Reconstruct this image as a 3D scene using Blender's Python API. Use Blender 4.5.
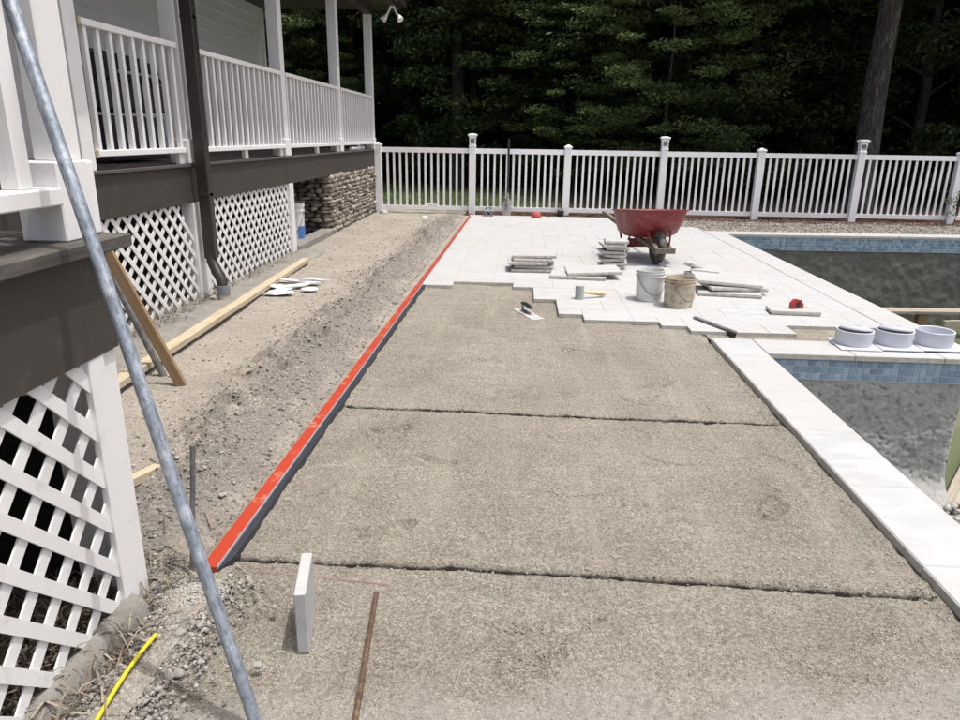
import bpy, bmesh, math, random
import numpy as np
from mathutils import Matrix, Vector
R = math.radians
random.seed(7); rng = np.random.default_rng(7)
for o in list(bpy.data.objects): bpy.data.objects.remove(o)
SC = bpy.context.scene; COL = SC.collection

# ------------------------------------------------------------------ camera
F_PX, PITCH, YAW, ROLL, CAM_H = 708.04, R(17.525), R(-3.151), R(0.885), 1.43
fw = Vector((math.sin(YAW)*math.cos(PITCH), math.cos(YAW)*math.cos(PITCH), -math.sin(PITCH)))
r0 = Vector((math.cos(YAW), -math.sin(YAW), 0)); u0 = r0.cross(fw)
rr = math.cos(ROLL)*r0 + math.sin(ROLL)*u0; uu = -math.sin(ROLL)*r0 + math.cos(ROLL)*u0
cam = bpy.data.cameras.new('camera'); co = bpy.data.objects.new('camera', cam); COL.objects.link(co)
m = Matrix.Identity(4)
for i in range(3): m[i][0] = rr[i]; m[i][1] = uu[i]; m[i][2] = -fw[i]
m.translation = (0, 0, CAM_H); co.matrix_world = m
cam.sensor_width = 36; cam.lens = F_PX/960*36; cam.clip_start = 0.05; cam.clip_end = 500
SC.camera = co

# ------------------------------------------------------------------ light
SUN_EL, SUN_AZ = R(75), R(103)      # azimuth measured from +Y towards +X
w = bpy.data.worlds.new('World'); SC.world = w; w.use_nodes = True
nt = w.node_tree; nt.nodes.clear()
sky = nt.nodes.new('ShaderNodeTexSky'); sky.sky_type = 'NISHITA'; sky.sun_disc = False
sky.sun_elevation = SUN_EL; sky.sun_rotation = SUN_AZ; sky.dust_density = 7; sky.air_density = 1.0; sky.ozone_density = .8
bg = nt.nodes.new('ShaderNodeBackground'); bg.inputs[1].default_value = 0.15
ow = nt.nodes.new('ShaderNodeOutputWorld')
nt.links.new(sky.outputs[0], bg.inputs[0]); nt.links.new(bg.outputs[0], ow.inputs[0])
sl = bpy.data.lights.new('sun', 'SUN'); sl.energy = 2.2; sl.angle = R(0.55); sl.color = (1.0, 0.998, 0.975)
so = bpy.data.objects.new('sun', sl); COL.objects.link(so)
sd = Vector((math.sin(SUN_AZ)*math.cos(SUN_EL), math.cos(SUN_AZ)*math.cos(SUN_EL), math.sin(SUN_EL)))
so.rotation_euler = sd.to_track_quat('Z', 'Y').to_euler(); so.location = (6, 2, 12)
vs = SC.view_settings; vs.view_transform = 'Standard'; vs.look = 'None'; vs.gamma = 1; vs.exposure = 0.60
SC.render.engine = 'CYCLES'

# ------------------------------------------------------------------ materials
def mat(name, build=None, base=(.5, .5, .5), rough=.7, metal=0, spec=.5):
    mt = bpy.data.materials.new(name); mt.use_nodes = True
    n = mt.node_tree.nodes; l = mt.node_tree.links
    p = n['Principled BSDF']
    p.inputs['Base Color'].default_value = (*base, 1); p.inputs['Roughness'].default_value = rough
    p.inputs['Metallic'].default_value = metal; p.inputs['Specular IOR Level'].default_value = spec
    mt.diffuse_color = (*base, 1)
    if build: build(n, l, p)
    return mt
def coords(n, l, kind='Object', scale=(1, 1, 1)):
    if kind == 'World':
        g = n.new('ShaderNodeNewGeometry'); out = g.outputs['Position']
    else:
        g = n.new('ShaderNodeTexCoord'); out = g.outputs[kind]
    mp = n.new('ShaderNodeMapping'); mp.inputs['Scale'].default_value = scale
    l.new(out, mp.inputs[0]); return mp.outputs[0]
def noise(n, l, vec, scale, detail=4, rough=.55, dist=0):
    t = n.new('ShaderNodeTexNoise'); t.inputs['Scale'].default_value = scale; t.inputs['Detail'].default_value = detail
    t.inputs['Roughness'].default_value = rough; t.inputs['Distortion'].default_value = dist
    l.new(vec, t.inputs['Vector']); return t.outputs['Fac']
def voro(n, l, vec, scale, out='Distance', feat='F1'):
    t = n.new('ShaderNodeTexVoronoi'); t.feature = feat; t.inputs['Scale'].default_value = scale
    l.new(vec, t.inputs['Vector']); return t.outputs[out]
def ramp(n, l, fac, stops):
    r_ = n.new('ShaderNodeValToRGB'); e = r_.color_ramp.elements
    while len(e) < len(stops): e.new(.5)
    for i, (p_, c) in enumerate(stops):
        e[i].position = p_; e[i].color = (*c, 1) if len(c) == 3 else c
    l.new(fac, r_.inputs[0]); return r_.outputs[0]
def mix(n, l, fac, a, b, mode='MIX'):
    x = n.new('ShaderNodeMix'); x.data_type = 'RGBA'; x.blend_type = mode
    if isinstance(fac, (int, float)): x.inputs[0].default_value = fac
    else: l.new(fac, x.inputs[0])
    for s, v in ((6, a), (7, b)):
        if isinstance(v, tuple): x.inputs[s].default_value = (*v, 1)
        else: l.new(v, x.inputs[s])
    return x.outputs[2]
def math_(n, l, op, a, b=0., c=None):
    x = n.new('ShaderNodeMath'); x.operation = op
    for i, v in enumerate((a, b) if c is None else (a, b, c)):
        if isinstance(v, (int, float)): x.inputs[i].default_value = v
        else: l.new(v, x.inputs[i])
    return x.outputs[0]
def bump(n, l, p, h, strength=.3, dist=.01, prev=None):
    b = n.new('ShaderNodeBump'); b.inputs['Strength'].default_value = strength; b.inputs['Distance'].default_value = dist
    l.new(h, b.inputs['Height'])
    if prev is not None: l.new(prev, b.inputs['Normal'])
    l.new(b.outputs[0], p.inputs['Normal']); return b.outputs[0]
def rnd(n): return n.new('ShaderNodeObjectInfo').outputs['Random']
G = lambda v: (v, v, v)

def painted(c1, c2, dirt=(.30, .27, .22), amount=.35, grain=60, rough=.55, sc=(1, 1, .12)):
    def f(n, l, p):
        v = coords(n, l, 'World'); v2 = coords(n, l, 'World', sc)
        a = noise(n, l, v, 1.7, 5); c = mix(n, l, a, c1, c2)
        d = ramp(n, l, noise(n, l, v, 9, 8, .7), [(.55, G(0)), (.8, G(amount))])
        c = mix(n, l, d, c, dirt)
        c = mix(n, l, math_(n, l, 'MULTIPLY', rnd(n), .18), c, (c1[0]*.75, c1[1]*.75, c1[2]*.75))
        l.new(c, p.inputs['Base Color']); p.inputs['Roughness'].default_value = rough
        bump(n, l, p, noise(n, l, v2, grain, 5), .25, .004)
    return f
M = {}
M['white_paint'] = mat('white_paint', painted((.76, .755, .745), (.69, .685, .675), amount=.38))
M['white_vinyl'] = mat('white_vinyl', painted((.88, .875, .86), (.84, .835, .82), amount=.25, grain=8, rough=.4))
M['lattice_white'] = mat('lattice_white', painted((.74, .74, .73), (.68, .68, .665), (.25, .24, .19), .55))
M['brown_paint'] = mat('brown_paint', painted((.036, .031, .026), (.050, .043, .037), (.13, .12, .11), .45, rough=.6, sc=(.6, .25, 1.6)))
M['downspout_brown'] = mat('downspout_brown', painted((.022, .018, .016), (.030, .025, .022), (.08, .07, .06), .3, rough=.4))
M['siding'] = mat('siding', painted((.84, .86, .855), (.78, .80, .795), (.2, .2, .2), .15, rough=.6))
M['ceiling_dark'] = mat('ceiling_dark', painted((.045, .035, .03), (.03, .025, .02)))
def wood(c1, c2, dark, sc=(14, 14, 1.2), big=1.5):
    def f(n, l, p):
        v = coords(n, l, 'Object', sc); v2 = coords(n, l, 'Object')
        a = noise(n, l, v, 3, 8, .65, .6); c = ramp(n, l, a, [(.3, dark), (.48, c1), (.7, c2)])
        b = noise(n, l, v2, big, 5); c = mix(n, l, math_(n, l, 'MULTIPLY', b, .5), c, dark)
        c = mix(n, l, math_(n, l, 'MULTIPLY', rnd(n), .25), c, c1)
        l.new(c, p.inputs['Base Color']); p.inputs['Roughness'].default_value = .8
        bump(n, l, p, a, .5, .003)
    return f
M['weathered_board'] = mat('weathered_board', wood((.075, .068, .061), (.15, .143, .132), (.028, .025, .022), (14, 1.2, 14)))
M['new_lumber'] = mat('new_lumber', wood((.45, .385, .275), (.50, .44, .33), (.30, .235, .145)))
M['old_plank'] = mat('old_plank', wood((.32, .285, .235), (.42, .385, .33), (.14, .115, .085)))
M['stake_wood'] = mat('stake_wood', wood((.24, .16, .085), (.30, .21, .12), (.12, .075, .04)))
M['handle_wood'] = mat('handle_wood', wood((.16, .13, .10), (.26, .22, .17), (.07, .055, .045)))
M['mallet_wood'] = mat('mallet_wood', wood((.55, .42, .26), (.62, .50, .33), (.38, .26, .14)))

def f_galv(n, l, p):
    v = coords(n, l, 'Object'); v2 = coords(n, l, 'Object', (6, 6, 1.5))
    a = noise(n, l, v, 14, 8, .7); c = ramp(n, l, a, [(.32, (.17, .20, .24)), (.55, (.32, .36, .41)), (.72, (.60, .62, .64))])
    sp = ramp(n, l, noise(n, l, v2, 22, 6, .8), [(.50, G(0)), (.62, G(.85))]); c = mix(n, l, sp, c, (.11, .12, .135))
    dr = ramp(n, l, noise(n, l, v2, 5, 6, .8), [(.60, G(0)), (.70, G(.55))]); c = mix(n, l, dr, c, (.55, .53, .50))
    l.new(c, p.inputs['Base Color']); l.new(ramp(n, l, a, [(.3, G(.35)), (.8, G(.7))]), p.inputs['Roughness'])
    p.inputs['Metallic'].default_value = .45; bump(n, l, p, noise(n, l, v, 160, 4), .35, .002)
M['galvanised'] = mat('galvanised', f_galv)
def f_rust(n, l, p):
    v = coords(n, l, 'Object'); a = noise(n, l, v, 40, 6, .7)
    l.new(ramp(n, l, a, [(.3, (.035, .022, .015)), (.55, (.095, .055, .033)), (.75, (.17, .125, .09))]), p.inputs['Base Color'])
    p.inputs['Roughness'].default_value = .85; bump(n, l, p, a, .5, .002)
M['rust'] = mat('rust', f_rust)
M['grey_steel'] = mat('grey_steel', lambda n, l, p: l.new(ramp(n, l, noise(n, l, coords(n, l), 25, 5), [(.3, G(.12)), (.7, G(.25))]), p.inputs['Base Color']), rough=.5, metal=.5)

def f_trav(n, l, p):
    o = n.new('ShaderNodeObjectInfo'); rv = o.outputs['Random']
    g = n.new('ShaderNodeNewGeometry')
    sh = n.new('ShaderNodeVectorMath'); sh.operation = 'MULTIPLY_ADD'
    cx = n.new('ShaderNodeCombineXYZ'); l.new(rv, cx.inputs[0]); l.new(rv, cx.inputs[1]); l.new(rv, cx.inputs[2])
    l.new(cx.outputs[0], sh.inputs[0]); sh.inputs[1].default_value = (37, 61, 13); l.new(g.outputs['Position'], sh.inputs[2])
    mp = n.new('ShaderNodeMapping'); mp.inputs['Scale'].default_value = (1, 2.6, 2.6); l.new(sh.outputs[0], mp.inputs[0])
    v = mp.outputs[0]
    a = noise(n, l, v, 4.5, 7, .6, .8)
    c = ramp(n, l, a, [(.34, (.335, .345, .345)), (.48, (.372, .386, .388)), (.66, (.400, .418, .425))])
    c = mix(n, l, ramp(n, l, rv, [(0, G(0)), (1, G(.6))]), c, (.375, .372, .358))
    mp2 = n.new('ShaderNodeMapping'); mp2.inputs['Scale'].default_value = (1, 2, 2); l.new(sh.outputs[0], mp2.inputs[0])
    pit = ramp(n, l, noise(n, l, mp2.outputs[0], 38, 5, .75), [(.655, G(0)), (.70, G(1))])
    c = mix(n, l, math_(n, l, 'MULTIPLY', pit, .75), c, (.30, .27, .24))
    du = ramp(n, l, noise(n, l, g.outputs['Position'], 1.3, 6, .65), [(.48, G(0)), (.75, G(.45))]); c = mix(n, l, du, c, (.33, .305, .27))
    l.new(c, p.inputs['Base Color']); p.inputs['Roughness'].default_value = .62; p.inputs['Specular IOR Level'].default_value = .35
    bump(n, l, p, math_(n, l, 'MULTIPLY_ADD', pit, -1., a), .35, .003)
M['travertine'] = mat('travertine', f_trav)
M['travertine_edge'] = mat('travertine_edge', lambda n, l, p: (l.new(ramp(n, l, noise(n, l, coords(n, l, 'World'), 22, 7, .75), [(.3, (.34, .32, .28)), (.7, (.54, .52, .48))]), p.inputs['Base Color']), bump(n, l, p, noise(n, l, coords(n, l, 'World'), 90, 6), .5, .004)), rough=.9)

def grit(stops, warm, light_amt=.5, fine=230, bstr=.8, patch=1.2, blotch=(.42, .7), ridge=False, extra=None):
    def f(n, l, p):
        v = coords(n, l, 'World')
        a = noise(n, l, v, fine, 4, .75); b = noise(n, l, v, fine*.28, 5, .7)
        ab = mix(n, l, .45, a, b)
        c = ramp(n, l, math_(n, l, 'MULTIPLY_ADD', ab, 1.9, -.45), stops)
        big = ramp(n, l, noise(n, l, v, patch, 6, .6, .4), [(blotch[0], G(0)), (blotch[1], G(.8))])
        c = mix(n, l, big, c, warm, 'MULTIPLY')
        vd = n.new('ShaderNodeTexVoronoi'); vd.inputs['Scale'].default_value = fine*1.1; l.new(v, vd.inputs['Vector'])
        msk = ramp(n, l, noise(n, l, v, 9, 4, .7), [(.38, G(.15)), (.62, G(1))])
        s1 = ramp(n, l, vd.outputs['Color'], [(.74, G(0)), (.86, G(light_amt))]); c = mix(n, l, math_(n, l, 'MULTIPLY', s1, msk), c, (.60, .57, .52))
        s2 = ramp(n, l, vd.outputs['Color'], [(.14, G(.7)), (.26, G(0))]); c = mix(n, l, math_(n, l, 'MULTIPLY', s2, msk), c, (.12, .10, .085))
        sv = coords(n, l, 'World', (1, 5, 1)); st_ = ramp(n, l, noise(n, l, sv, 3.5, 6, .7, .5), [(.40, G(.35)), (.60, G(0))]); c = mix(n, l, st_, c, (.70, .67, .63), 'MULTIPLY')
        if extra: c = extra(n, l, v, c)
        if ridge:
            sx = n.new('ShaderNodeSeparateXYZ'); l.new(v, sx.inputs[0])
            dx = math_(n, l, 'ABSOLUTE', math_(n, l, 'ADD', sx.outputs[0], 1.33))
            k = math_(n, l, 'SUBTRACT', math_(n, l, 'MULTIPLY', noise(n, l, v, 2.6, 6, .7), 1.15), math_(n, l, 'MULTIPLY', dx, 1.35))
            gr = ramp(n, l, ab, [(.38, (.062, .056, .049)), (.50, (.155, .144, .127)), (.62, (.30, .28, .255))])
            c = mix(n, l, ramp(n, l, k, [(.22, G(0)), (.42, G(.72))]), c, gr)
        l.new(c, p.inputs['Base Color']); p.inputs['Roughness'].default_value = .95; p.inputs['Specular IOR Level'].default_value = .15
        n1 = bump(n, l, p, ab, bstr, .006)
        bump(n, l, p, noise(n, l, v, 28, 6, .7), bstr*.6, .02, n1)
    return f
def pale_front(n, l, v, c):      # the finer, paler screenings swept over the near end of the bed
    sx = n.new('ShaderNodeSeparateXYZ'); l.new(v, sx.inputs[0])
    k = math_(n, l, 'ADD', math_(n, l, 'MULTIPLY_ADD', sx.outputs[1], -1.6, 2.55), noise(n, l, v, 3.2, 6, .7))
    c = mix(n, l, ramp(n, l, math_(n, l, 'ADD', k, math_(n, l, 'MULTIPLY', sx.outputs[0], .18)), [(.42, G(0)), (.62, G(.42))]), c, (.34, .322, .295))
    at = n.new('ShaderNodeAttribute'); at.attribute_name = 'groove_shade'
    c = mix(n, l, ramp(n, l, at.outputs['Fac'], [(.20, G(0)), (.42, G(1))]), c, (.030, .025, .020))  # trench shade painted into the sand colour as a near-black band
    tv = coords(n, l, 'World', (7, .6, 1)); c = mix(n, l, ramp(n, l, noise(n, l, tv, 1.0, 4, .6), [(.52, G(0)), (.68, G(.30))]), c, (.33, .305, .25))
    return c
SAND = [(.26, (.072, .062, .050)), (.48, (.214, .198, .162)), (.70, (.41, .39, .335))]
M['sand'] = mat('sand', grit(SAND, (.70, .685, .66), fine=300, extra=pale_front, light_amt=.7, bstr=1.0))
M['dirt'] = mat('dirt', grit([(.22, (.12, .105, .086)), (.46, (.29, .265, .225)), (.74, (.46, .435, .385))], (.78, .77, .75), fine=230, bstr=1.0, patch=1.6, ridge=True))
M['shade_black'] = mat('shade_black', base=(.008, .008, .008), rough=.95)  # near-black that paints in the darkness behind the near lattice
M['joint_dust'] = mat('joint_dust', base=(.30, .29, .27), rough=.95)
M['groove_shade_sand'] = mat('groove_shade_sand', base=(.028, .024, .020), rough=.95)  # near-black tone for painted groove shade, not assigned
M['loose_gravel'] = mat('loose_gravel', grit([(.30, (.09, .085, .08)), (.48, (.21, .20, .185)), (.68, (.40, .385, .36))], (.85, .83, .80), .8, 90, 1.0))
M['pink_gravel'] = mat('pink_gravel', grit([(.30, (.07, .055, .045)), (.48, (.19, .17, .145)), (.68, (.36, .34, .31))], (.80, .74, .66), .8, 60, 1.0))
M['mulch'] = mat('mulch', grit([(.30, (.018, .010, .007)), (.50, (.060, .030, .020)), (.70, (.12, .065, .045))], (.8, .7, .6), .25, 60, 1.0))
def f_terrain(n, l, p):
    v = coords(n, l, 'World')
    gr = ramp(n, l, noise(n, l, v, 6, 8, .75), [(.3, (.025, .045, .012)), (.55, (.060, .095, .022)), (.75, (.11, .14, .045))])
    mu = ramp(n, l, noise(n, l, v, 25, 8, .8), [(.3, (.03, .02, .012)), (.7, (.11, .075, .05))])
    k = ramp(n, l, noise(n, l, v, .35, 4), [(.46, G(0)), (.56, G(1))])
    sx = n.new('ShaderNodeSeparateXYZ'); l.new(v, sx.inputs[0])
    far = ramp(n, l, math_(n, l, 'MULTIPLY', sx.outputs[0], .1), [(.02, G(0)), (.10, G(1))])
    c = mix(n, l, math_(n, l, 'MAXIMUM', math_(n, l, 'MULTIPLY', k, .4), far), gr, mu)
    l.new(c, p.inputs['Base Color']); p.inputs['Roughness'].default_value = 1; bump(n, l, p, noise(n, l, v, 40, 6), .8, .03)
M['lawn'] = mat('lawn', f_terrain)
def f_conc(lo, hi, sp=(.05, .05, .048), s=5, b1=.8, b2=.03):
    def f(n, l, p):
        v = coords(n, l, 'World')
        a = noise(n, l, v, s, 9, .72, .3); c = ramp(n, l, a, [(.3, lo), (.72, hi)])
        b = ramp(n, l, noise(n, l, v, s*7, 6, .75), [(.57, G(0)), (.66, G(.75))]); c = mix(n, l, b, c, sp)
        l.new(c, p.inputs['Base Color']); p.inputs['Roughness'].default_value = .92
        n1 = bump(n, l, p, noise(n, l, v, s*12, 7, .75), b1, .012); bump(n, l, p, a, .6, b2, n1)
    return f
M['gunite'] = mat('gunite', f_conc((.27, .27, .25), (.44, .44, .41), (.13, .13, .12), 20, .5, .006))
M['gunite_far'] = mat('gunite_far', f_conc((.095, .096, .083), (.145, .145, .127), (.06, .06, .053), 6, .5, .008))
M['concrete'] = mat('concrete', f_conc((.17, .158, .138), (.30, .285, .255), (.11, .10, .085)))
M['rock'] = mat('rock', lambda n, l, p: (l.new(mix(n, l, rnd(n), ramp(n, l, noise(n, l, coords(n, l), 30, 6), [(.3, (.22, .21, .19)), (.7, (.42, .41, .385))]), (.30, .28, .25)), p.inputs['Base Color']),
            bump(n, l, p, noise(n, l, coords(n, l), 90, 6), .6, .004)), rough=.9)
def f_peb(n, l, p):
    g = n.new('ShaderNodeNewGeometry'); r_ = g.outputs['Random Per Island']
    c = ramp(n, l, r_, [(0, (.08, .075, .068)), (.4, (.17, .16, .14)), (.75, (.28, .265, .24)), (.93, (.46, .45, .42))])
    c = mix(n, l, noise(n, l, coords(n, l, 'World'), 120, 4), c, (.2, .18, .16)); l.new(c, p.inputs['Base Color'])
M['pebble'] = mat('pebble', f_peb, rough=.9)
def f_wall(n, l, p):
    g = n.new('ShaderNodeNewGeometry'); r_ = g.outputs['Random Per Island']
    c = ramp(n, l, r_, [(0, (.13, .11, .09)), (.3, (.27, .225, .18)), (.6, (.42, .36, .30)), (.9, (.56, .50, .43))])
    c = mix(n, l, math_(n, l, 'MULTIPLY', noise(n, l, coords(n, l, 'World'), 30, 6, .8), .8), c, (.10, .085, .07)); l.new(c, p.inputs['Base Color'])
M['field_stone'] = mat('field_stone', f_wall, rough=.9)
M['mortar'] = mat('mortar', base=(.07, .06, .052), rough=.95)
def f_tile(n, l, p):
    v = coords(n, l, 'World'); rv = rnd(n)
    c = ramp(n, l, rv, [(0, (.11, .19, .29)), (.35, (.17, .275, .38)), (.7, (.25, .36, .46)), (1, (.36, .47, .56))])
    c = mix(n, l, math_(n, l, 'MULTIPLY', noise(n, l, v, 30, 6, .7), .7), c, (.30, .38, .43)); l.new(c, p.inputs['Base Color'])
M['blue_tile'] = mat('blue_tile', f_tile, rough=.28)
def f_tile2(n, l, p):
    g = n.new('ShaderNodeNewGeometry'); r_ = g.outputs['Random Per Island']
    c = ramp(n, l, r_, [(0, (.11, .185, .26)), (.5, (.18, .27, .35)), (1, (.29, .38, .45))]); l.new(c, p.inputs['Base Color'])
M['blue_tile_far'] = mat('blue_tile_far', f_tile2, rough=.35)
M['grout'] = mat('grout', base=(.62, .65, .66), rough=.9)
M['orange'] = mat('orange', painted((.38, .040, .012), (.31, .034, .013), (.36, .20, .14), 2.6, rough=.45))
M['red_faded'] = mat('red_faded', painted((.30, .035, .022), (.26, .04, .03), (.34, .25, .20), .8, rough=.6))
M['dark_form'] = mat('dark_form', painted((.016, .019, .028), (.03, .033, .042), (.16, .14, .12), .4, rough=.5))
M['yellow'] = mat('yellow', base=(.50, .43, .02), rough=.45)
def f_red(n, l, p):
    v = coords(n, l, 'Object'); a = noise(n, l, v, 3.5, 6)
    c = ramp(n, l, a, [(.3, (.16, .010, .011)), (.7, (.24, .020, .019))])
    d = ramp(n, l, noise(n, l, v, 7, 9, .75, .5), [(.50, G(0)), (.74, G(.65))]); c = mix(n, l, d, c, (.30, .23, .20))
    l.new(c, p.inputs['Base Color']); l.new(ramp(n, l, a, [(.3, G(.35)), (.7, G(.6))]), p.inputs['Roughness'])
M['barrow_red'] = mat('barrow_red', f_red)
M['barrow_inside'] = mat('barrow_inside', f_conc((.22, .13, .12), (.42, .36, .33), (.2, .08, .07), 8))
M['rubber'] = mat('rubber', lambda n, l, p: l.new(ramp(n, l, noise(n, l, coords(n, l), 14, 6), [(.4, G(.035)), (.7, (.16, .145, .13))]), p.inputs['Base Color']), rough=.85)
def f_bucket(c1, c2, c3, amt):
    def f(n, l, p):
        v = coords(n, l, 'Object'); a = noise(n, l, v, 4, 8, .7, .6)
        c = ramp(n, l, a, [(.30, c2), (.5, c1), (.75, c1)])
        d = ramp(n, l, noise(n, l, v, 13, 8, .75), [(.50, G(0)), (.66, G(amt))]); c = mix(n, l, d, c, c3)
        l.new(c, p.inputs['Base Color']); bump(n, l, p, a, .4, .006)
    return f
M['bucket_clean'] = mat('bucket_clean', f_bucket((.66, .66, .635), (.58, .575, .545), (.36, .35, .31), .5), rough=.55)
M['bucket_dirty'] = mat('bucket_dirty', f_bucket((.50, .45, .35), (.36, .28, .17), (.24, .15, .06), 1.3), rough=.7)
M['mortar_mix'] = mat('mortar_mix', f_conc((.16, .15, .13), (.33, .31, .28), (.1, .09, .08), 14))
M['pvc'] = mat('pvc', base=(.54, .555, .60), rough=.35)
M['pvc_lid'] = mat('pvc_lid', painted((.42, .435, .48), (.35, .365, .41), (.3, .3, .36), .5, rough=.5))
M['blue_label'] = mat('blue_label', painted((.04, .14, .40), (.06, .18, .45), (.6, .62, .65), .8))
M['mallet_rubber'] = mat('mallet_rubber', base=(.33, .375, .37), rough=.6)
M['bright_steel'] = mat('bright_steel', lambda n, l, p: l.new(ramp(n, l, noise(n, l, coords(n, l), 30, 6), [(.35, G(.35)), (.6, G(.78))]), p.inputs['Base Color']), rough=.35, metal=.3)
M['black_plastic'] = mat('black_plastic', base=(.018, .018, .02), rough=.45)
M['shovel_steel'] = mat('shovel_steel', f_conc((.20, .20, .19), (.42, .41, .39), (.15, .13, .1), 20))
M['tape_red'] = mat('tape_red', base=(.33, .02, .025), rough=.4)
M['cap_red'] = mat('cap_red', base=(.36, .075, .07), rough=.8)
M['foam_white'] = mat('foam_white', base=(.50, .51, .52), rough=.8)
M['grey_plastic'] = mat('grey_plastic', base=(.18, .20, .22), rough=.7)
M['glass_dark'] = mat('glass_dark', base=(.02, .022, .025), rough=.15)
M['string_pink'] = mat('string_pink', base=(.34, .19, .165), rough=.7)
M['straw'] = mat('straw', lambda n, l, p: l.new(ramp(n, l, n.new('ShaderNodeNewGeometry').outputs['Random Per Island'], [(0, (.05, .04, .03)), (.5, (.15, .12, .09)), (1, (.28, .24, .185))]), p.inputs['Base Color']), rough=.9)
def f_water(n, l, p):
    v = coords(n, l, 'World'); c = mix(n, l, noise(n, l, v, 1.5, 4), (.11, .125, .075), (.14, .155, .095)); l.new(c, p.inputs['Base Color'])
    bump(n, l, p, noise(n, l, v, 5, 3), .03, .02)
M['pool_water'] = mat('pool_water', f_water, rough=.06)
def leafmat(name, a, b, c_):
    def f(n, l, p):
        g = n.new('ShaderNodeNewGeometry'); r_ = g.outputs['Random Per Island']
        c = ramp(n, l, r_, [(0, a), (.55, b), (1, c_)])
        c = mix(n, l, math_(n, l, 'MULTIPLY', rnd(n), .85), c, (a[0]*.8, a[1]*.8, a[2]*.8))
        l.new(c, p.inputs['Base Color']); p.inputs['Roughness'].default_value = .55; p.inputs['Specular IOR Level'].default_value = .3
        tr = n.new('ShaderNodeBsdfTranslucent'); l.new(c, tr.inputs[0])
        ms = n.new('ShaderNodeMixShader'); ms.inputs[0].default_value = .38
        l.new(p.outputs[0], ms.inputs[1]); l.new(tr.outputs[0], ms.inputs[2]); l.new(ms.outputs[0], n['Material Output'].inputs[0])
    return mat(name, f)
M['leaf'] = leafmat('leaf', (.045, .070, .026), (.082, .120, .042), (.15, .195, .072))
M['leaf_light'] = leafmat('leaf_light', (.075, .11, .038), (.13, .18, .06), (.20, .26, .10))
M['needle'] = leafmat('needle', (.026, .043, .018), (.048, .076, .030), (.085, .118, .050))
M['vine_leaf'] = leafmat('vine_leaf', (.05, .08, .03), (.10, .15, .06), (.16, .20, .10))
def f_bark(n, l, p):
    v = coords(n, l, 'Object', (6, 6, 1)); a = noise(n, l, v, 3, 8, .7, 1.)
    l.new(ramp(n, l, a, [(.35, (.02, .016, .013)), (.52, (.065, .055, .047)), (.68, (.19, .18, .165))]), p.inputs['Base Color'])
    p.inputs['Roughness'].default_value = .95; bump(n, l, p, a, 1., .04)
M['bark'] = mat('bark', f_bark)

# ------------------------------------------------------------------ object helpers
def link(o): COL.objects.link(o); return o
def tag(o, label=None, cat=None, group=None, kind=None):
    if label: o['label'] = label
    if cat: o['category'] = cat
    if group: o['group'] = group
    if kind: o['kind'] = kind
    return o
def empty(name, loc=(0, 0, 0), rz=0, **k):
    o = bpy.data.objects.new(name, None); o.location = loc; o.rotation_euler = (0, 0, rz); o.empty_display_size = .1
    link(o); return tag(o, **k)
def attach(o, parent):
    if parent is not None: o.parent = parent
    return o
def from_arrays(name, V, Fc, material, parent=None, smooth=False, loc=(0, 0, 0)):
    me = bpy.data.meshes.new(name); me.from_pydata([tuple(v) for v in V], [], [tuple(f) for f in Fc]); me.update()
    me.materials.append(M[material] if isinstance(material, str) else material)
    if smooth: me.polygons.foreach_set('use_smooth', [True]*len(me.polygons))
    o = bpy.data.objects.new(name, me); o.location = loc; link(o); return attach(o, parent)
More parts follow.
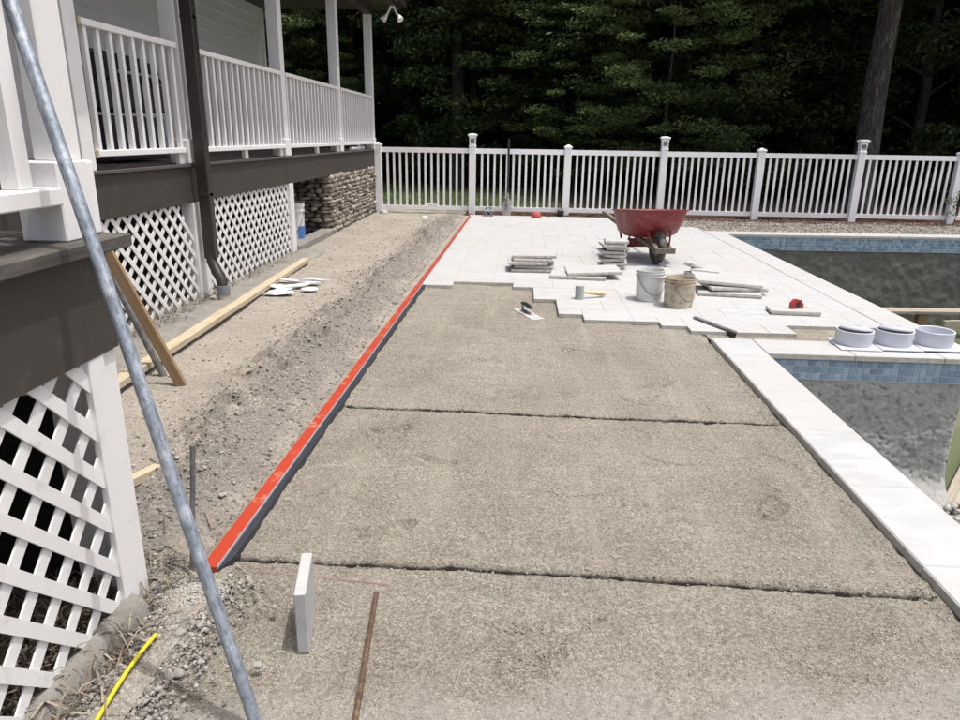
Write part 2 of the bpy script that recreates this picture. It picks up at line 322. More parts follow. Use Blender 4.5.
class MB:
    def __init__(s): s.b = bmesh.new()
    def box(s, x0, x1, y0, y1, z0, z1, bev=0, mtx=None):
        g = bmesh.ops.create_cube(s.b, size=1); vs_ = g['verts']
        bmesh.ops.scale(s.b, vec=(x1-x0, y1-y0, z1-z0), verts=vs_)
        bmesh.ops.translate(s.b, vec=((x0+x1)/2, (y0+y1)/2, (z0+z1)/2), verts=vs_)
        if bev:
            es = list({e for v in vs_ for e in v.link_edges})
            r_ = bmesh.ops.bevel(s.b, geom=es, offset=bev, segments=1, affect='EDGES'); vs_ = list({v for f in r_['faces'] for v in f.verts} | {v for v in vs_ if v.is_valid})
        if mtx is not None: bmesh.ops.transform(s.b, matrix=mtx, verts=vs_)
        return s
    def cyl(s, p0, p1, r0_, r1_=None, n=16, caps=True):
        p0 = Vector(p0); p1 = Vector(p1); r1_ = r0_ if r1_ is None else r1_
        d = p1-p0
        q = d.to_track_quat('Z', 'Y').to_matrix().to_4x4(); q.translation = (p0+p1)/2
        bmesh.ops.create_cone(s.b, cap_ends=caps, segments=n, radius1=r0_, radius2=r1_, depth=d.length, matrix=q); return s
    def tube(s, pts, rad, n=10):
        pts = [Vector(p) for p in pts]; rings = []
        rad = rad if isinstance(rad, (list, tuple)) else [rad]*len(pts)
        up = Vector((0, 0, 1)) if abs((pts[1]-pts[0]).normalized().z) < .9 else Vector((1, 0, 0))
        for i, p in enumerate(pts):
            t = (pts[min(i+1, len(pts)-1)]-pts[max(i-1, 0)]).normalized()
            a = t.cross(up).normalized(); b = a.cross(t)
            rings.append([s.b.verts.new(p+rad[i]*(math.cos(k*2*math.pi/n)*a+math.sin(k*2*math.pi/n)*b)) for k in range(n)])
        for i in range(len(rings)-1):
            for k in range(n): s.b.faces.new((rings[i][k], rings[i][(k+1) % n], rings[i+1][(k+1) % n], rings[i+1][k]))
        s.b.faces.new(rings[0]); s.b.faces.new(rings[-1]); return s
    def lathe(s, prof, n=32, c=(0, 0)):
        rings = [[s.b.verts.new((c[0]+r_*math.cos(k*2*math.pi/n), c[1]+r_*math.sin(k*2*math.pi/n), z)) for k in range(n)] for r_, z in prof]
        for i in range(len(rings)-1):
            for k in range(n): s.b.faces.new((rings[i][k], rings[i][(k+1) % n], rings[i+1][(k+1) % n], rings[i+1][k]))
        return s
    def poly(s, pts, d):          # prism: polygon pts extruded along vector d
        a = [s.b.verts.new(p) for p in pts]; b = [s.b.verts.new(Vector(p)+Vector(d)) for p in pts]
        s.b.faces.new(a); s.b.faces.new(b[::-1]); n = len(a)
        for i in range(n): s.b.faces.new((a[i], b[i], b[(i+1) % n], a[(i+1) % n]))
        return s
    def mesh(s, name, material, smooth=False):
        bmesh.ops.recalc_face_normals(s.b, faces=s.b.faces)
        me = bpy.data.meshes.new(name); s.b.to_mesh(me); s.b.free()
        me.materials.append(M[material])
        if smooth:
            for p in me.polygons: p.use_smooth = True
            try: me.set_sharp_from_angle(angle=R(38))
            except Exception: pass
        return me
    def build(s, name, material, parent=None, smooth=False, loc=(0, 0, 0), rot=(0, 0, 0), **k):
        o = bpy.data.objects.new(name, s.mesh(name, material, smooth)); o.location = loc; o.rotation_euler = rot
        link(o); attach(o, parent); return tag(o, **k)
def inst(name, me, parent=None, loc=(0, 0, 0), rot=(0, 0, 0), scale=(1, 1, 1), **k):
    o = bpy.data.objects.new(name, me); o.location = loc; o.rotation_euler = rot; o.scale = scale
    link(o); attach(o, parent); return tag(o, **k)
def children(o): return [c for c in bpy.data.objects if c.parent == o]
def copy_tree(o, parent=None, **k):
    c = o.copy(); link(c); c.parent = parent
    for ch in children(o): copy_tree(ch, c)
    return c

# value noise for displacement
_T = rng.random((256, 256)).astype(np.float32)
def vnoise(x, y):
    xi = np.floor(x).astype(int); yi = np.floor(y).astype(int); fx = x-xi; fy = y-yi
    fx = fx*fx*(3-2*fx); fy = fy*fy*(3-2*fy)
    a = _T[xi & 255, yi & 255]; b = _T[(xi+1) & 255, yi & 255]; c = _T[xi & 255, (yi+1) & 255]; d = _T[(xi+1) & 255, (yi+1) & 255]
    return (a*(1-fx)+b*fx)*(1-fy)+(c*(1-fx)+d*fx)*fy-.5
def fbm(x, y, s, o=4, g=.5):
    t = 0; amp = 1
    for i in range(o): t = t+amp*vnoise(x*s+17*i, y*s+31*i); s *= 2.03; amp *= g
    return t
def heightgrid(name, x0, x1, y0, y1, dx, dy, fz, material, parent=None, **k):
    xs = np.linspace(x0, x1, max(2, int((x1-x0)/dx)+1)); ys = np.linspace(y0, y1, max(2, int((y1-y0)/dy)+1))
    X, Y = np.meshgrid(xs, ys); Z = fz(X, Y); nx, ny = len(xs), len(ys)
    co_ = np.stack([X.ravel(), Y.ravel(), Z.ravel()], 1).astype(np.float32)
    i = (np.arange(ny-1)[:, None]*nx+np.arange(nx-1)[None]).ravel()
    fc = np.stack([i, i+1, i+nx+1, i+nx], 1).astype(np.int32)
    attr = k.pop('attr', None); o = arrays(name, co_, fc, material, parent, True, **k)
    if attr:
        A_ = o.data.attributes.new('groove_shade', 'FLOAT', 'POINT'); A_.data.foreach_set('value', np.ascontiguousarray(attr(X, Y).ravel(), dtype=np.float32))
    return o
def arrays(name, co_, fc, material, parent=None, smooth=False, **k):
    me = bpy.data.meshes.new(name); nf, m_ = fc.shape
    me.vertices.add(len(co_)); me.vertices.foreach_set('co', np.ascontiguousarray(co_, dtype=np.float32).ravel())
    me.loops.add(nf*m_); me.loops.foreach_set('vertex_index', fc.astype(np.int32).ravel())
    me.polygons.add(nf); me.polygons.foreach_set('loop_start', (np.arange(nf)*m_).astype(np.int32)); me.polygons.foreach_set('loop_total', np.full(nf, m_, np.int32))
    if smooth: me.polygons.foreach_set('use_smooth', np.ones(nf, bool))
    me.update(calc_edges=True); me.validate(); me.materials.append(M[material])
    o = bpy.data.objects.new(name, me); link(o); attach(o, parent); return tag(o, **k)
# irregular stones, many at once
_ico = bmesh.new(); bmesh.ops.create_icosphere(_ico, subdivisions=1, radius=1)
ICO_V = np.array([v.co[:] for v in _ico.verts]); ICO_F = np.array([[v.index for v in f.verts] for f in _ico.faces])
_oct = bmesh.new(); bmesh.ops.create_icosphere(_oct, subdivisions=2, radius=1)
ICO2_V = np.array([v.co[:] for v in _oct.verts]); ICO2_F = np.array([[v.index for v in f.verts] for f in _oct.faces])
def stones(P, S, flat=.6):
    n = len(P); nv = len(ICO_V)
    j = 1+rng.uniform(-.28, .28, (n, nv, 1)); V = ICO_V[None]*j
    sc_ = np.stack([rng.uniform(.7, 1.3, n), rng.uniform(.7, 1.3, n), rng.uniform(.45, .9, n)*flat/.6], 1)*S[:, None]
    V = V*sc_[:, None]; a = rng.uniform(0, 6.28, n); c, s_ = np.cos(a)[:, None], np.sin(a)[:, None]
    tl = rng.uniform(-.5, .5, n)[:, None]
    x = V[..., 0]*c-V[..., 1]*s_; y = V[..., 0]*s_+V[..., 1]*c; z = V[..., 2]+x*tl*.5
    V = np.stack([x, y, z], -1)+P[:, None]
    Fc = ICO_F[None]+(np.arange(n)*nv)[:, None, None]
    return V.reshape(-1, 3), Fc.reshape(-1, 3)
def rock_mesh(name, seed, size, mt='rock'):
    r_ = np.random.default_rng(seed); d = r_.normal(size=(7, 3)); d /= np.linalg.norm(d, axis=1)[:, None]; h = r_.uniform(.55, .9, 7)
    V = ICO2_V.copy()
    for k in range(7):
        t = V@d[k]; o_ = t > h[k]; V[o_] -= (t[o_]-h[k])[:, None]*d[k]
    V = V*np.array([1.15, .9, .7])*size
    me = bpy.data.meshes.new(name); me.from_pydata(V.tolist(), [], ICO2_F.tolist()); me.materials.append(M[mt]); return me

# ================================================================== SETTING
# ground: one sheet out to the horizon, open only where the pool is dug
def ground():
    V = []; Fc = []; MI = []
    def q(x0, x1, y0, y1, mi):
        i = len(V); V.extend([(x0, y0, -.10), (x1, y0, -.10), (x1, y1, -.10), (x0, y1, -.10)]); Fc.append((i, i+1, i+2, i+3)); MI.append(mi)
    q(-90, 1.75, -40, 14.7, 0); q(1.75, 3.18, 4.95, 14.7, 0); q(3.18, 9.0, 12.05, 14.7, 0); q(9.0, 90, -40, 14.7, 0); q(1.75, 9.0, -40, -3, 0)
    q(-90, 90, 14.7, 160, 1)
    o = from_arrays('ground', V, Fc, 'dirt'); o.data.materials.append(M['lawn'])
    for p, mi in zip(o.data.polygons, MI): p.material_index = mi
    bm = bmesh.new(); bm.from_mesh(o.data); bmesh.ops.remove_doubles(bm, verts=bm.verts, dist=.0005); bm.to_mesh(o.data); bm.free()
    tag(o, kind='structure')
ground()

def trench(X, Y, yc, w_, d, seed):
    c = yc-.015*(X-.2)+fbm(X+seed, X*0+seed, 2.2, 3)*.020
    ww = w_*(1+1.2*np.abs(fbm(X, X*0+seed*3, 14, 3)))
    e = np.clip(1-np.abs(Y-c)/ww, 0, 1); e = e*e*(3-2*e)
    inside = np.clip((1.44-X)/.03, 0, 1)
    return e*d*inside
def groove_shade(X, Y):  # mask for the shade painted along the two trench grooves
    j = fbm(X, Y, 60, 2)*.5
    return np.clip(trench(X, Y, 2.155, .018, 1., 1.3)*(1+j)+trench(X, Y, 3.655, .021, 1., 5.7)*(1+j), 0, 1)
def screed(X, Y):
    Z = -.032+fbm(X, Y, .9, 3)*.006+fbm(X, Y, 7, 4)*.0045+fbm(X, Y, 38, 3)*.0040
    sc_ = np.clip(fbm(X+9, Y*2.6, 2.4, 5)*2.2-.3, 0, 1); Z = Z-sc_*np.abs(fbm(X, Y, 22, 3))*.042
    Z += .0035*np.sin(X*23+2*fbm(X, Y, 1.2))*np.clip(fbm(X+3, Y, 1.1, 3)*3, 0, 1)*.5
    Z -= trench(X, Y, 2.155, .018, .040, 1.3)+trench(X, Y, 3.655, .017, .036, 5.7)
    Z -= trench(X, Y, 5.02, .012, .006, 8.1)+trench(X, Y, 5.95, .010, .005, 3.1)
    for (cx, cy, a, b, rot, dd) in ((-.62, 3.35, .16, .06, .5, .016), (-.35, 3.0, .10, .05, -.4, .012), (.92, 4.25, .14, .05, .9, .013), (.75, 3.95, .1, .03, .3, .01),
                                    (-.45, 2.42, .12, .05, .4, .013), (.15, 1.85, .22, .05, .2, .010), (1.1, 2.7, .12, .06, 1.2, .012), (-.3, 4.6, .2, .03, .1, .010), (.5, 4.9, .25, .03, -.2, .009), (.1, 1.72, .12, .04, .5, .010), (1.25, 3.0, .1, .25, 0, .008), (-.7, 1.9, .12, .1, 0, .010)):
        dx = (X-cx)*math.cos(rot)+(Y-cy)*math.sin(rot); dy = -(X-cx)*math.sin(rot)+(Y-cy)*math.cos(rot)
        r_ = np.sqrt((dx/a)**2+(dy/b)**2)+fbm(X, Y, 12, 3)*.9
        Z += 2.4*dd*(np.exp(-((r_-1)/.28)**2)*.55-np.clip(1-r_, 0, 1)*.55)
    Z -= np.clip((X-1.43)/.03, 0, 1)*(.002+.03*np.abs(fbm(X, Y, 7, 3)))
    Z += np.clip((-.90-X)/.08, 0, 1)*.008*(1+fbm(X, Y, 16, 3)*2.5)
    return Z
heightgrid('screeded_sand_bed', -1.02, 1.47, .2, 3.2, .0085, .0085, screed, 'sand', kind='structure', attr=groove_shade)
heightgrid('screeded_sand_bed', -1.02, 1.47, 3.2, 4.0, .010, .0085, screed, 'sand', kind='structure', attr=groove_shade)
o = heightgrid('screeded_sand_bed', -1.02, 1.47, 4.0, 7.3, .013, .016, screed, 'sand', kind='structure', attr=groove_shade)
heightgrid('sand_patch', 1.47, 3.0, 5.26, 5.76, .02, .02, lambda X, Y: -.030+fbm(X, Y, 9, 4)*.008, 'sand', kind='structure')

def dirt_h(X, Y):
    Z = -.012+fbm(X, Y, .7, 3)*.03+fbm(X, Y, 5, 4)*.014+fbm(X, Y, 26, 3)*.008
    mid = -1.42+fbm(Y*0, Y, .8, 2)*.22
    ridge = np.exp(-((X-mid)/(.20+.07*fbm(X*0, Y, 1.1)))**2)*np.clip((Y-1.9)/.8, 0, 1)*np.clip((12.6-Y)/2, 0, 1)
    Z += ridge*(.055+.17*np.abs(fbm(X, Y, 4.5, 4))+.07*fbm(X, Y, 15, 4))
    Z -= np.exp(-((X+1.13)/.05)**2)*.02
    # gouges left by raking
    Z += np.clip((Y-5)/2, 0, 1)*.020*fbm(X*.6+Y*.35, Y*1.3, 3.2, 4)
    Z += np.exp(-((X+1.04)**2+(Y-1.93)**2)/.012)*.018*(1+fbm(X, Y, 25, 3)*1.6)*np.clip((-.99-X)/.05+1, 0, 1)
    Z = np.where(X < -2.5, Z*.4-.002, Z)
    Z = np.where((X > -1.09) & (Y > 1.98), np.minimum(Z, -.02), Z)
    return Z
heightgrid('bare_dirt', -3.2, -1.0, 1.98, 6.0, .014, .014, dirt_h, 'dirt', kind='structure')
heightgrid('bare_dirt', -3.2, -1.0, 6.0, 14.55, .022, .03, dirt_h, 'dirt', kind='structure')
heightgrid('bare_dirt', -1.24, -.98, .3, 1.99, .01, .01, lambda X, Y: dirt_h(X, Y)*.8-.01, 'dirt', kind='structure')
heightgrid('gravel_border', 1.95, 11.5, 11.9, 13.55, .05, .04, lambda X, Y: np.where((Y < 12.30+.04*(X-3.3)), -.06, -.012+fbm(X, Y, 9, 4)*.03), 'pink_gravel', kind='structure')
heightgrid('mulch_strip', -1.1, 12, 13.5, 14.72, .05, .04, lambda X, Y: -.025+np.clip((Y-13.5)/.4, 0, 1)*.02+fbm(X, Y, 6, 4)*.05, 'mulch', kind='structure')
heightgrid('concrete_walk', -2.9, -2.5, 3.0, 9.0, .03, .03, lambda X, Y: .010+fbm(X, Y, 8, 4)*.010-np.clip((X+2.58)/.08, 0, 1)*.018, 'concrete', kind='structure')

# ---- patio of travertine pavers
patio = empty('travertine_patio', (1, 9, 0), kind='structure')
PXC = -.066; CW = .2032
xl = [PXC+CW*k for k in range(-4, 16)]; xl[0] = -.985+.0; xl = [x for x in xl if x < 2.9]+[2.985]
xl[1] = -.879+CW if False else xl[1]
yl = [5.456, 5.60, 5.72, 5.90, 6.09, 6.275, 6.46, 6.635, 6.81, 6.985, 7.18]
while yl[-1]+CW < 13.86: yl.append(yl[-1]+CW)
def low(x):
    if x < -.66: return 6.985
    for lim, v in ((-.066, 7.18), (.137, 6.985), (.340, 6.46), (.544, 5.90), (1.153, 5.72), (1.356, 5.60), (2.169, 5.456), (9, 5.72)):
        if x < lim: return v
NX, NY = len(xl)-1, len(yl)-1
ok = np.zeros((NX, NY), bool)
for i in range(NX):
    xc = (xl[i]+xl[i+1])/2
    for j in range(NY):
        yc = (yl[j]+yl[j+1])/2; ok[i, j] = yc > low(xc) and yc < (13.9 if xc < 1.9 else 12.42)
used = ~ok
prng = random.Random(11)
def paver_mesh(w_, h_, t=.032, name='paver', b=.0025):
    key = (round(w_, 3), round(h_, 3), t, b)
    if key not in PV:
        me = MB().box(-w_/2, w_/2, -h_/2, h_/2, -t, 0, b).mesh(name, 'travertine'); PV[key] = me; edge_mats(me)
    return PV[key]
PV = {}
def edge_mats(me):
    me.materials.append(M['travertine_edge'])
    for p_ in me.polygons: p_.material_index = 1 if abs(p_.normal.z) < .3 else 0
npv = 0
for j in range(NY):
    for i in range(NX):
        if used[i, j]: continue
        opts = [(3, 2)]*4+[(2, 3)]*1+[(2, 2)]*3+[(2, 1)]*2+[(1, 2)]+[(1, 1)]
        prng.shuffle(opts); opts.append((1, 1))
        for a, b in opts:
            if i+a <= NX and j+b <= NY and not used[i:i+a, j:j+b].any():
                used[i:i+a, j:j+b] = True; break
        x0, x1, y0, y1 = xl[i], xl[i+a], yl[j], yl[j+b]
        me = paver_mesh(x1-x0-.0016, y1-y0-.0016, b=.001)
        inst('paver', me, patio, (x := (x0+x1)/2-1, (y0+y1)/2-9, prng.uniform(-.0012, .0008)), (prng.uniform(-.002, .002), prng.uniform(-.002, .002), 0)); npv += 1
V = []; Fc = []
for i in range(NX):
    for j in range(NY):
        if not ok[i, j]: continue
        a = .006 if (i == 0 or not ok[i-1, j]) else 0; b_ = .006 if (i == NX-1 or not ok[i+1, j]) else 0
        c = .006 if (j == 0 or not ok[i, j-1]) else 0; d = .006 if (j == NY-1 or not ok[i, j+1]) else 0
        n_ = len(V); V += [(xl[i]+a-1, yl[j]+c-9, -.0055), (xl[i+1]-b_-1, yl[j]+c-9, -.0055), (xl[i+1]-b_-1, yl[j+1]-d-9, -.0055), (xl[i]+a-1, yl[j+1]-d-9, -.0055)]; Fc.append((n_, n_+1, n_+2, n_+3))
from_arrays('joint_filling', V, Fc, 'joint_dust', patio)

# ---- pool: coping, tile band, gunite shell
pool = empty('swimming_pool', (0, 0, 0), kind='structure')
def coping(cx, cy, w_, h_, rz=0, dz=0):
    key = ('c', round(w_, 3), round(h_, 3))
    if key not in PV: PV[key] = MB().box(-w_/2, w_/2, -h_/2, h_/2, -.045, 0, .006).mesh('coping_stone', 'travertine'); edge_mats(PV[key])
    inst('coping_stone', PV[key], pool, (cx, cy, dz+random.uniform(-.0008, .0008)), (0, 0, rz))
y = 2.27-.61*4
while y < 4.70:
    coping(1.613, y+.305, .305, .6075); y += .61
coping(1.613, (y+5.27)/2, .305, 5.27-y-.003)
x = 1.768
for L in (.61, .61, .31):
    coping(x+L/2, 5.09, L-.003, .36); x += L
y = 5.272
while y < 11.5:
    L = min(.61, 11.62-y); coping(3.148, y+L/2, .303, L-.003); y += .61
dirv = Vector((1, .052, 0)).normalized(); ang = math.atan2(dirv.y, dirv.x); p = Vector((3.0, 11.62, 0))
for k in range(12):
    q = p+dirv*(.305+.61*k)+Vector((-dirv.y, dirv.x, 0))*.16; coping(q.x, q.y, .6075, .32, ang, .004)
# near tile band (each mosaic tile its own piece)
MB().box(1.775, 3.22, 4.932, 5.2, -.197, -.046).build('tile_backing', 'grout', pool)
tile_me = MB().box(-.0212, .0212, -.004, .004, -.0212, .0212, .0015).mesh('mosaic_tile', 'blue_tile')
for r_ in range(3):
    for c in range(30):
        inst('mosaic_tile', tile_me, pool, (1.80+.0485*c, 4.930+random.uniform(-.0008, .0008), -.072-.0485*r_), (random.uniform(-.02, .02), random.uniform(-.004, .004), random.uniform(-.02, .02)))
# gunite wall curving into the shallow floor
def gun():
    prof = [(4.935, -.19-.66*t) for t in np.linspace(0, 1, 70)]+[(4.935-.30*(1-math.cos(a)), -.85-.26*math.sin(a)) for a in np.linspace(.05, 1.57, 24)]
    prof += [(4.635-(t*4.6), -1.11-t*.05) for t in np.linspace(.004, 1, 220)]
    xs = np.linspace(1.74, 3.22, 150); n = len(prof); prof = np.array(prof)
    T = np.gradient(prof, axis=0); T /= np.linalg.norm(T, axis=1)[:, None]; N = np.stack([T[:, 1], -T[:, 0]], 1)   # (y,z) normal
    s_ = np.cumsum(np.r_[0, np.linalg.norm(np.diff(prof, axis=0), axis=1)])
    Xg, Sg = np.meshgrid(xs, s_)
    d = fbm(Xg, Sg, 3, 3)*.02+fbm(Xg, Sg, 18, 3)*.004+fbm(Xg, Sg, 70, 2)*.006
    pits = np.clip(fbm(Xg+5, Sg, 34, 3)-.22, 0, 1)*.05; d = d-pits
    d *= np.clip(s_/.04, 0.15, 1)[:, None]
    fl = (np.arange(n) > 90)[:, None]; d = np.where(fl, d*2.2+np.abs(fbm(Xg, Sg, 9, 4))*.06, d)
    Yg = prof[:, 0][:, None]-np.abs(N[:, 0])[:, None]*d; Zg = prof[:, 1][:, None]+np.abs(N[:, 1])[:, None]*d
    Xg = Xg-np.clip((Xg-3.17)/.05, 0, 1)**2*.02; Yg = Yg+np.clip((Xg-3.14)/.07, 0, 1)**2*.05
    nx = len(xs); i = (np.arange(n-1)[:, None]*nx+np.arange(nx-1)[None]).ravel(); fc = np.stack([i, i+nx, i+nx+1, i+1], 1)
    arrays('gunite_wall', np.stack([Xg.ravel(), Yg.ravel(), Zg.ravel()], 1), fc, 'gunite', pool, True)
gun()
b = MB(); b.box(3.10, 3.20, 4.99, 11.7, -1.7, -.046); b.box(1.70, 1.765, -3, 4.93, -1.3, -.046); b.box(3.14, 3.20, -3, 4.7, -1.7, -1.17); b.box(1.70, 9.2, -3.1, -3.0, -1.7, -.046); b.box(9.0, 9.1, -3, 12.1, -1.7, -.046)
b.build('side_wall', 'gunite', pool)
nvec = Vector((-dirv.y, dirv.x, 0))
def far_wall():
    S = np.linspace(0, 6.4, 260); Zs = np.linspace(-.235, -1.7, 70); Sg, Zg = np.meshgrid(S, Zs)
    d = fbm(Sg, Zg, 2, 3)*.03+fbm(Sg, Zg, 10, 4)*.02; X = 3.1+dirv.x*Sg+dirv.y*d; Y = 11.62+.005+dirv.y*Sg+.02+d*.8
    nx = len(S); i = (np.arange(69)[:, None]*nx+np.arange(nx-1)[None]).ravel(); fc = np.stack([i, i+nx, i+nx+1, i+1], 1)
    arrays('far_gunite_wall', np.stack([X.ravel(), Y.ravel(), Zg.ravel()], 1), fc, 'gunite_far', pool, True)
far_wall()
V = []; Fc = []
for r_ in range(4):
    for c in range(125):
        s0 = .10+c*.0485; z0 = -.052-.0485*r_; e = .0205
        a = p+dirv*s0; i = len(V)
        for ds, dz in ((-e, -e), (e, -e), (e, e), (-e, e)):
            q = a+dirv*ds+nvec*.004; V.append((q.x, q.y, z0-.0225+dz))
        for ds, dz in ((-e, -e), (e, -e), (e, e), (-e, e)):
            q = a+dirv*ds*1.04+nvec*.012; V.append((q.x, q.y, z0-.0225+dz*1.04))
        Fc += [(i, i+1, i+2, i+3), (i, i+4, i+5, i+1), (i+1, i+5, i+6, i+2), (i+2, i+6, i+7, i+3), (i+3, i+7, i+4, i)]
tag(from_arrays('mosaic_tile_band', V, Fc, 'blue_tile_far', pool), kind='stuff')
b = MB(); q0 = p+nvec*.010; q1 = p+dirv*6.2+nvec*.010
b.poly([(q0.x, q0.y, -.250), (q1.x, q1.y, -.250), (q1.x, q1.y, -.046), (q0.x, q0.y, -.046)], nvec*.15); b.build('far_tile_backing', 'grout', pool)
b = MB(); b.box(3.205, 8.99, -2.98, 12.0, -1.46, -1.45); o = b.build('pool_water', 'pool_water', kind='structure')

# loose stones: far too many to count
def scatter(name, n, fx, size, z, material='pebble', flat=.6, **k):
    P = fx(n); S = size(n); P = np.c_[P, z(P[:, 0], P[:, 1])+S*.25]
    V, Fc = stones(P, S, flat); return arrays(name, V, Fc, material, None, False, kind='stuff', **k)
U = lambda a, b, n: rng.uniform(a, b, n)
lam = lambda lo, hi, p_=3: (lambda n: lo+(hi-lo)*rng.random(n)**p_)
scatter('ridge_gravel', 14000, lambda n: np.c_[-1.42+rng.normal(0, .20, n).clip(-.6, .32), 2.0+rng.random(n)**1.3*11.5], lam(.002, .0115, 4), dirt_h)
scatter('dirt_pebbles', 5000, lambda n: np.c_[U(-2.7, -1.1, n), 2.0+rng.random(n)**1.5*11], lam(.002, .011, 4), dirt_h)
scatter('corner_gravel', 9000, lambda n: np.c_[(-1.03+rng.normal(0, .085, n)).clip(-1.2, -.75), 1.15+rng.random(n)*.85], lam(.0018, .0085, 3), lambda X, Y: np.full_like(X, -.019))
scatter('pale_gravel', 2600, lambda n: np.c_[(-1.03+rng.normal(0, .065, n)).clip(-1.17, -.80), (1.93+rng.normal(0, .075, n)).clip(1.6, 2.10)], lam(.0015, .0065, 3), lambda X, Y: np.full_like(X, -.024)+.018*np.exp(-((X+1.04)**2+(Y-1.93)**2)/.008), 'rock')
scatter('sand_grit', 36000, lambda n: np.c_[U(-.98, 1.42, n), 1.3+rng.random(n)**1.8*5.5], lam(.0011, .0034, 3), screed)
scatter('trench_crumbs', 900, lambda n: np.c_[U(-.95, 1.42, n), np.where(rng.random(n) < .5, 2.155, 3.655)+rng.normal(0, .022, n)], lam(.002, .006, 3), screed, 'pebble')
scatter('gravel_stones', 5000, lambda n: np.c_[U(2, 10, n), U(12.35, 13.9, n)], lam(.004, .017, 2), lambda X, Y: np.full_like(X, -.005))
# crumbs kicked up along boot and rake marks in the sand
MK = [(-.62, 3.35, .16, .5), (-.35, 3.0, .12, -.4), (.92, 4.25, .14, .9), (-.45, 2.42, .16, .4), (.15, 1.85, .25, .2), (1.1, 2.7, .12, 1.2), (-.3, 4.6, .25, .1), (.5, 4.9, .3, -.2), (.1, 1.72, .12, .5), (-.7, 1.9, .10, 0), (.3, 2.75, .2, .1), (.9, 1.75, .15, -.5), (-.1, 3.9, .2, .3), (.75, 3.1, .15, -.3), (1.2, 1.95, .12, .8), (-.8, 2.7, .1, 1.0)]
CP = []
for (cx, cy, L, a_) in MK:
    n_ = 170; t_ = rng.uniform(-1, 1, n_); o_ = rng.normal(0, .012, n_)+.35*L*t_*t_
    CP.append(np.c_[cx+L*t_*math.cos(a_)-o_*math.sin(a_), cy+L*t_*math.sin(a_)+o_*math.cos(a_)])
CP.append(np.c_[rng.normal(1.41, .022, 1600).clip(1.3, 1.445), U(1.2, 5.2, 1600)]); CP.append(np.c_[rng.normal(-.94, .03, 1600).clip(-.985, -.82), U(1.9, 7, 1600)])
CP = np.concatenate(CP)
scatter('sand_crumbs', len(CP), lambda n: CP, lam(.0018, .0055, 2.5), screed, 'dirt')
P = np.c_[U(1.85, 3.25, 900), U(3.6, 4.75, 900), U(-1.10, -1.02, 900)]; V, Fc = stones(P, .008+.03*rng.random(900)**2.5)
arrays('rubble', V, Fc, 'rock', None, False, kind='stuff')

# ================================================================== HOUSE AND PORCH
house = empty('house', (-5, 6, 0), label='grey lap sided house wall standing behind the white porch railing', cat='house')
inv = Vector((5, -6, 0))
b = MB(); b.box(-12, -5.03, -3, 14.30, .9, 3.78); b.build('wall', 'siding', house, loc=inv)
b = MB(); b.box(-12, -5.01, -2.9, 14.25, -.1, .895); b.build('foundation', 'mortar', house, loc=inv)
z = 1.16; lap = .178
sm = MB(); sm.poly([(-5.028, 0, 0), (-4.992, 0, 0), (-5.012, 0, lap+.012), (-5.028, 0, lap+.012)], (0, 17.27, 0)); sme = sm.mesh('siding_board', 'siding')
while z < 3.60:
    inst('siding_board', sme, house, (inv.x, inv.y-2.98, z)); z += lap
b = MB(); b.box(-5.03, -4.975, 14.29, 14.40, .9, 3.70, .003); b.build('corner_board', 'white_paint', house, loc=inv)
b = MB(); b.poly([(-2.38, -3, 3.80), (-8, -3, 6.4), (-13.6, -3, 3.80), (-13.6, -3, 3.92), (-8, -3, 6.52), (-2.38, -3, 3.92)], (0, 17.5, 0))
b.build('roof', 'brown_paint', house, loc=inv)

porch = empty('porch', (-2.85, 6, 0), label='long raised white railed porch with brown fascia and white lattice skirting', cat='porch')
PO = Vector((2.85, -6, 0))
def pb(name, material, *bx, bev=0, parent=porch, **k):
    m_ = MB(); m_.box(*bx, bev=bev); return m_.build(name, material, parent, loc=PO if parent is porch else (0, 0, 0), **k)
XF = -2.85
pb('fascia_board', 'brown_paint', XF-.035, XF, 2.0, 8.70, .845, 1.143, bev=.003)
pb('fascia_board', 'brown_paint', XF-.035, XF+.002, 8.703, 14.06, .845, 1.143, bev=.003)
pb('fascia_board', 'brown_paint', -5.0, XF-.036, 14.02, 14.055, .845, 1.143)
pb('edge_board', 'weathered_board', -2.99, XF+.022, 1.97, 14.08, 1.146, 1.172, bev=.004)
x = -5.0
while x < -3.05:
    pb('deck_board', 'weathered_board', x, x+.136, -3, 14.06, 1.145, 1.170, bev=.003); x += .142
pb('joist_beam', 'brown_paint', -4.99, -2.90, 2.0, 14.0, 1.02, 1.142)
pb('ceiling', 'ceiling_dark', -5.0, -2.38, -3, 14.45, 3.66, 3.79)
pb('roof_beam', 'ceiling_dark', -2.96, -2.82, 2.0, 14.1, 3.50, 3.657)
pb('gutter', 'downspout_brown', -2.378, -2.27, 2.2, 14.45, 3.68, 3.80, bev=.01)
for y in (4.66, 6.17, 8.74, 11.39, 13.93):
    o = pb('post', 'white_paint', XF-.125, XF+.012, y-.07, y+.07, 1.173, 3.50, bev=.004)
    if y > 5: pb('post_base', 'white_paint', XF-.145, XF+.026, y-.09, y+.09, 1.1735, 1.37, bev=.006)
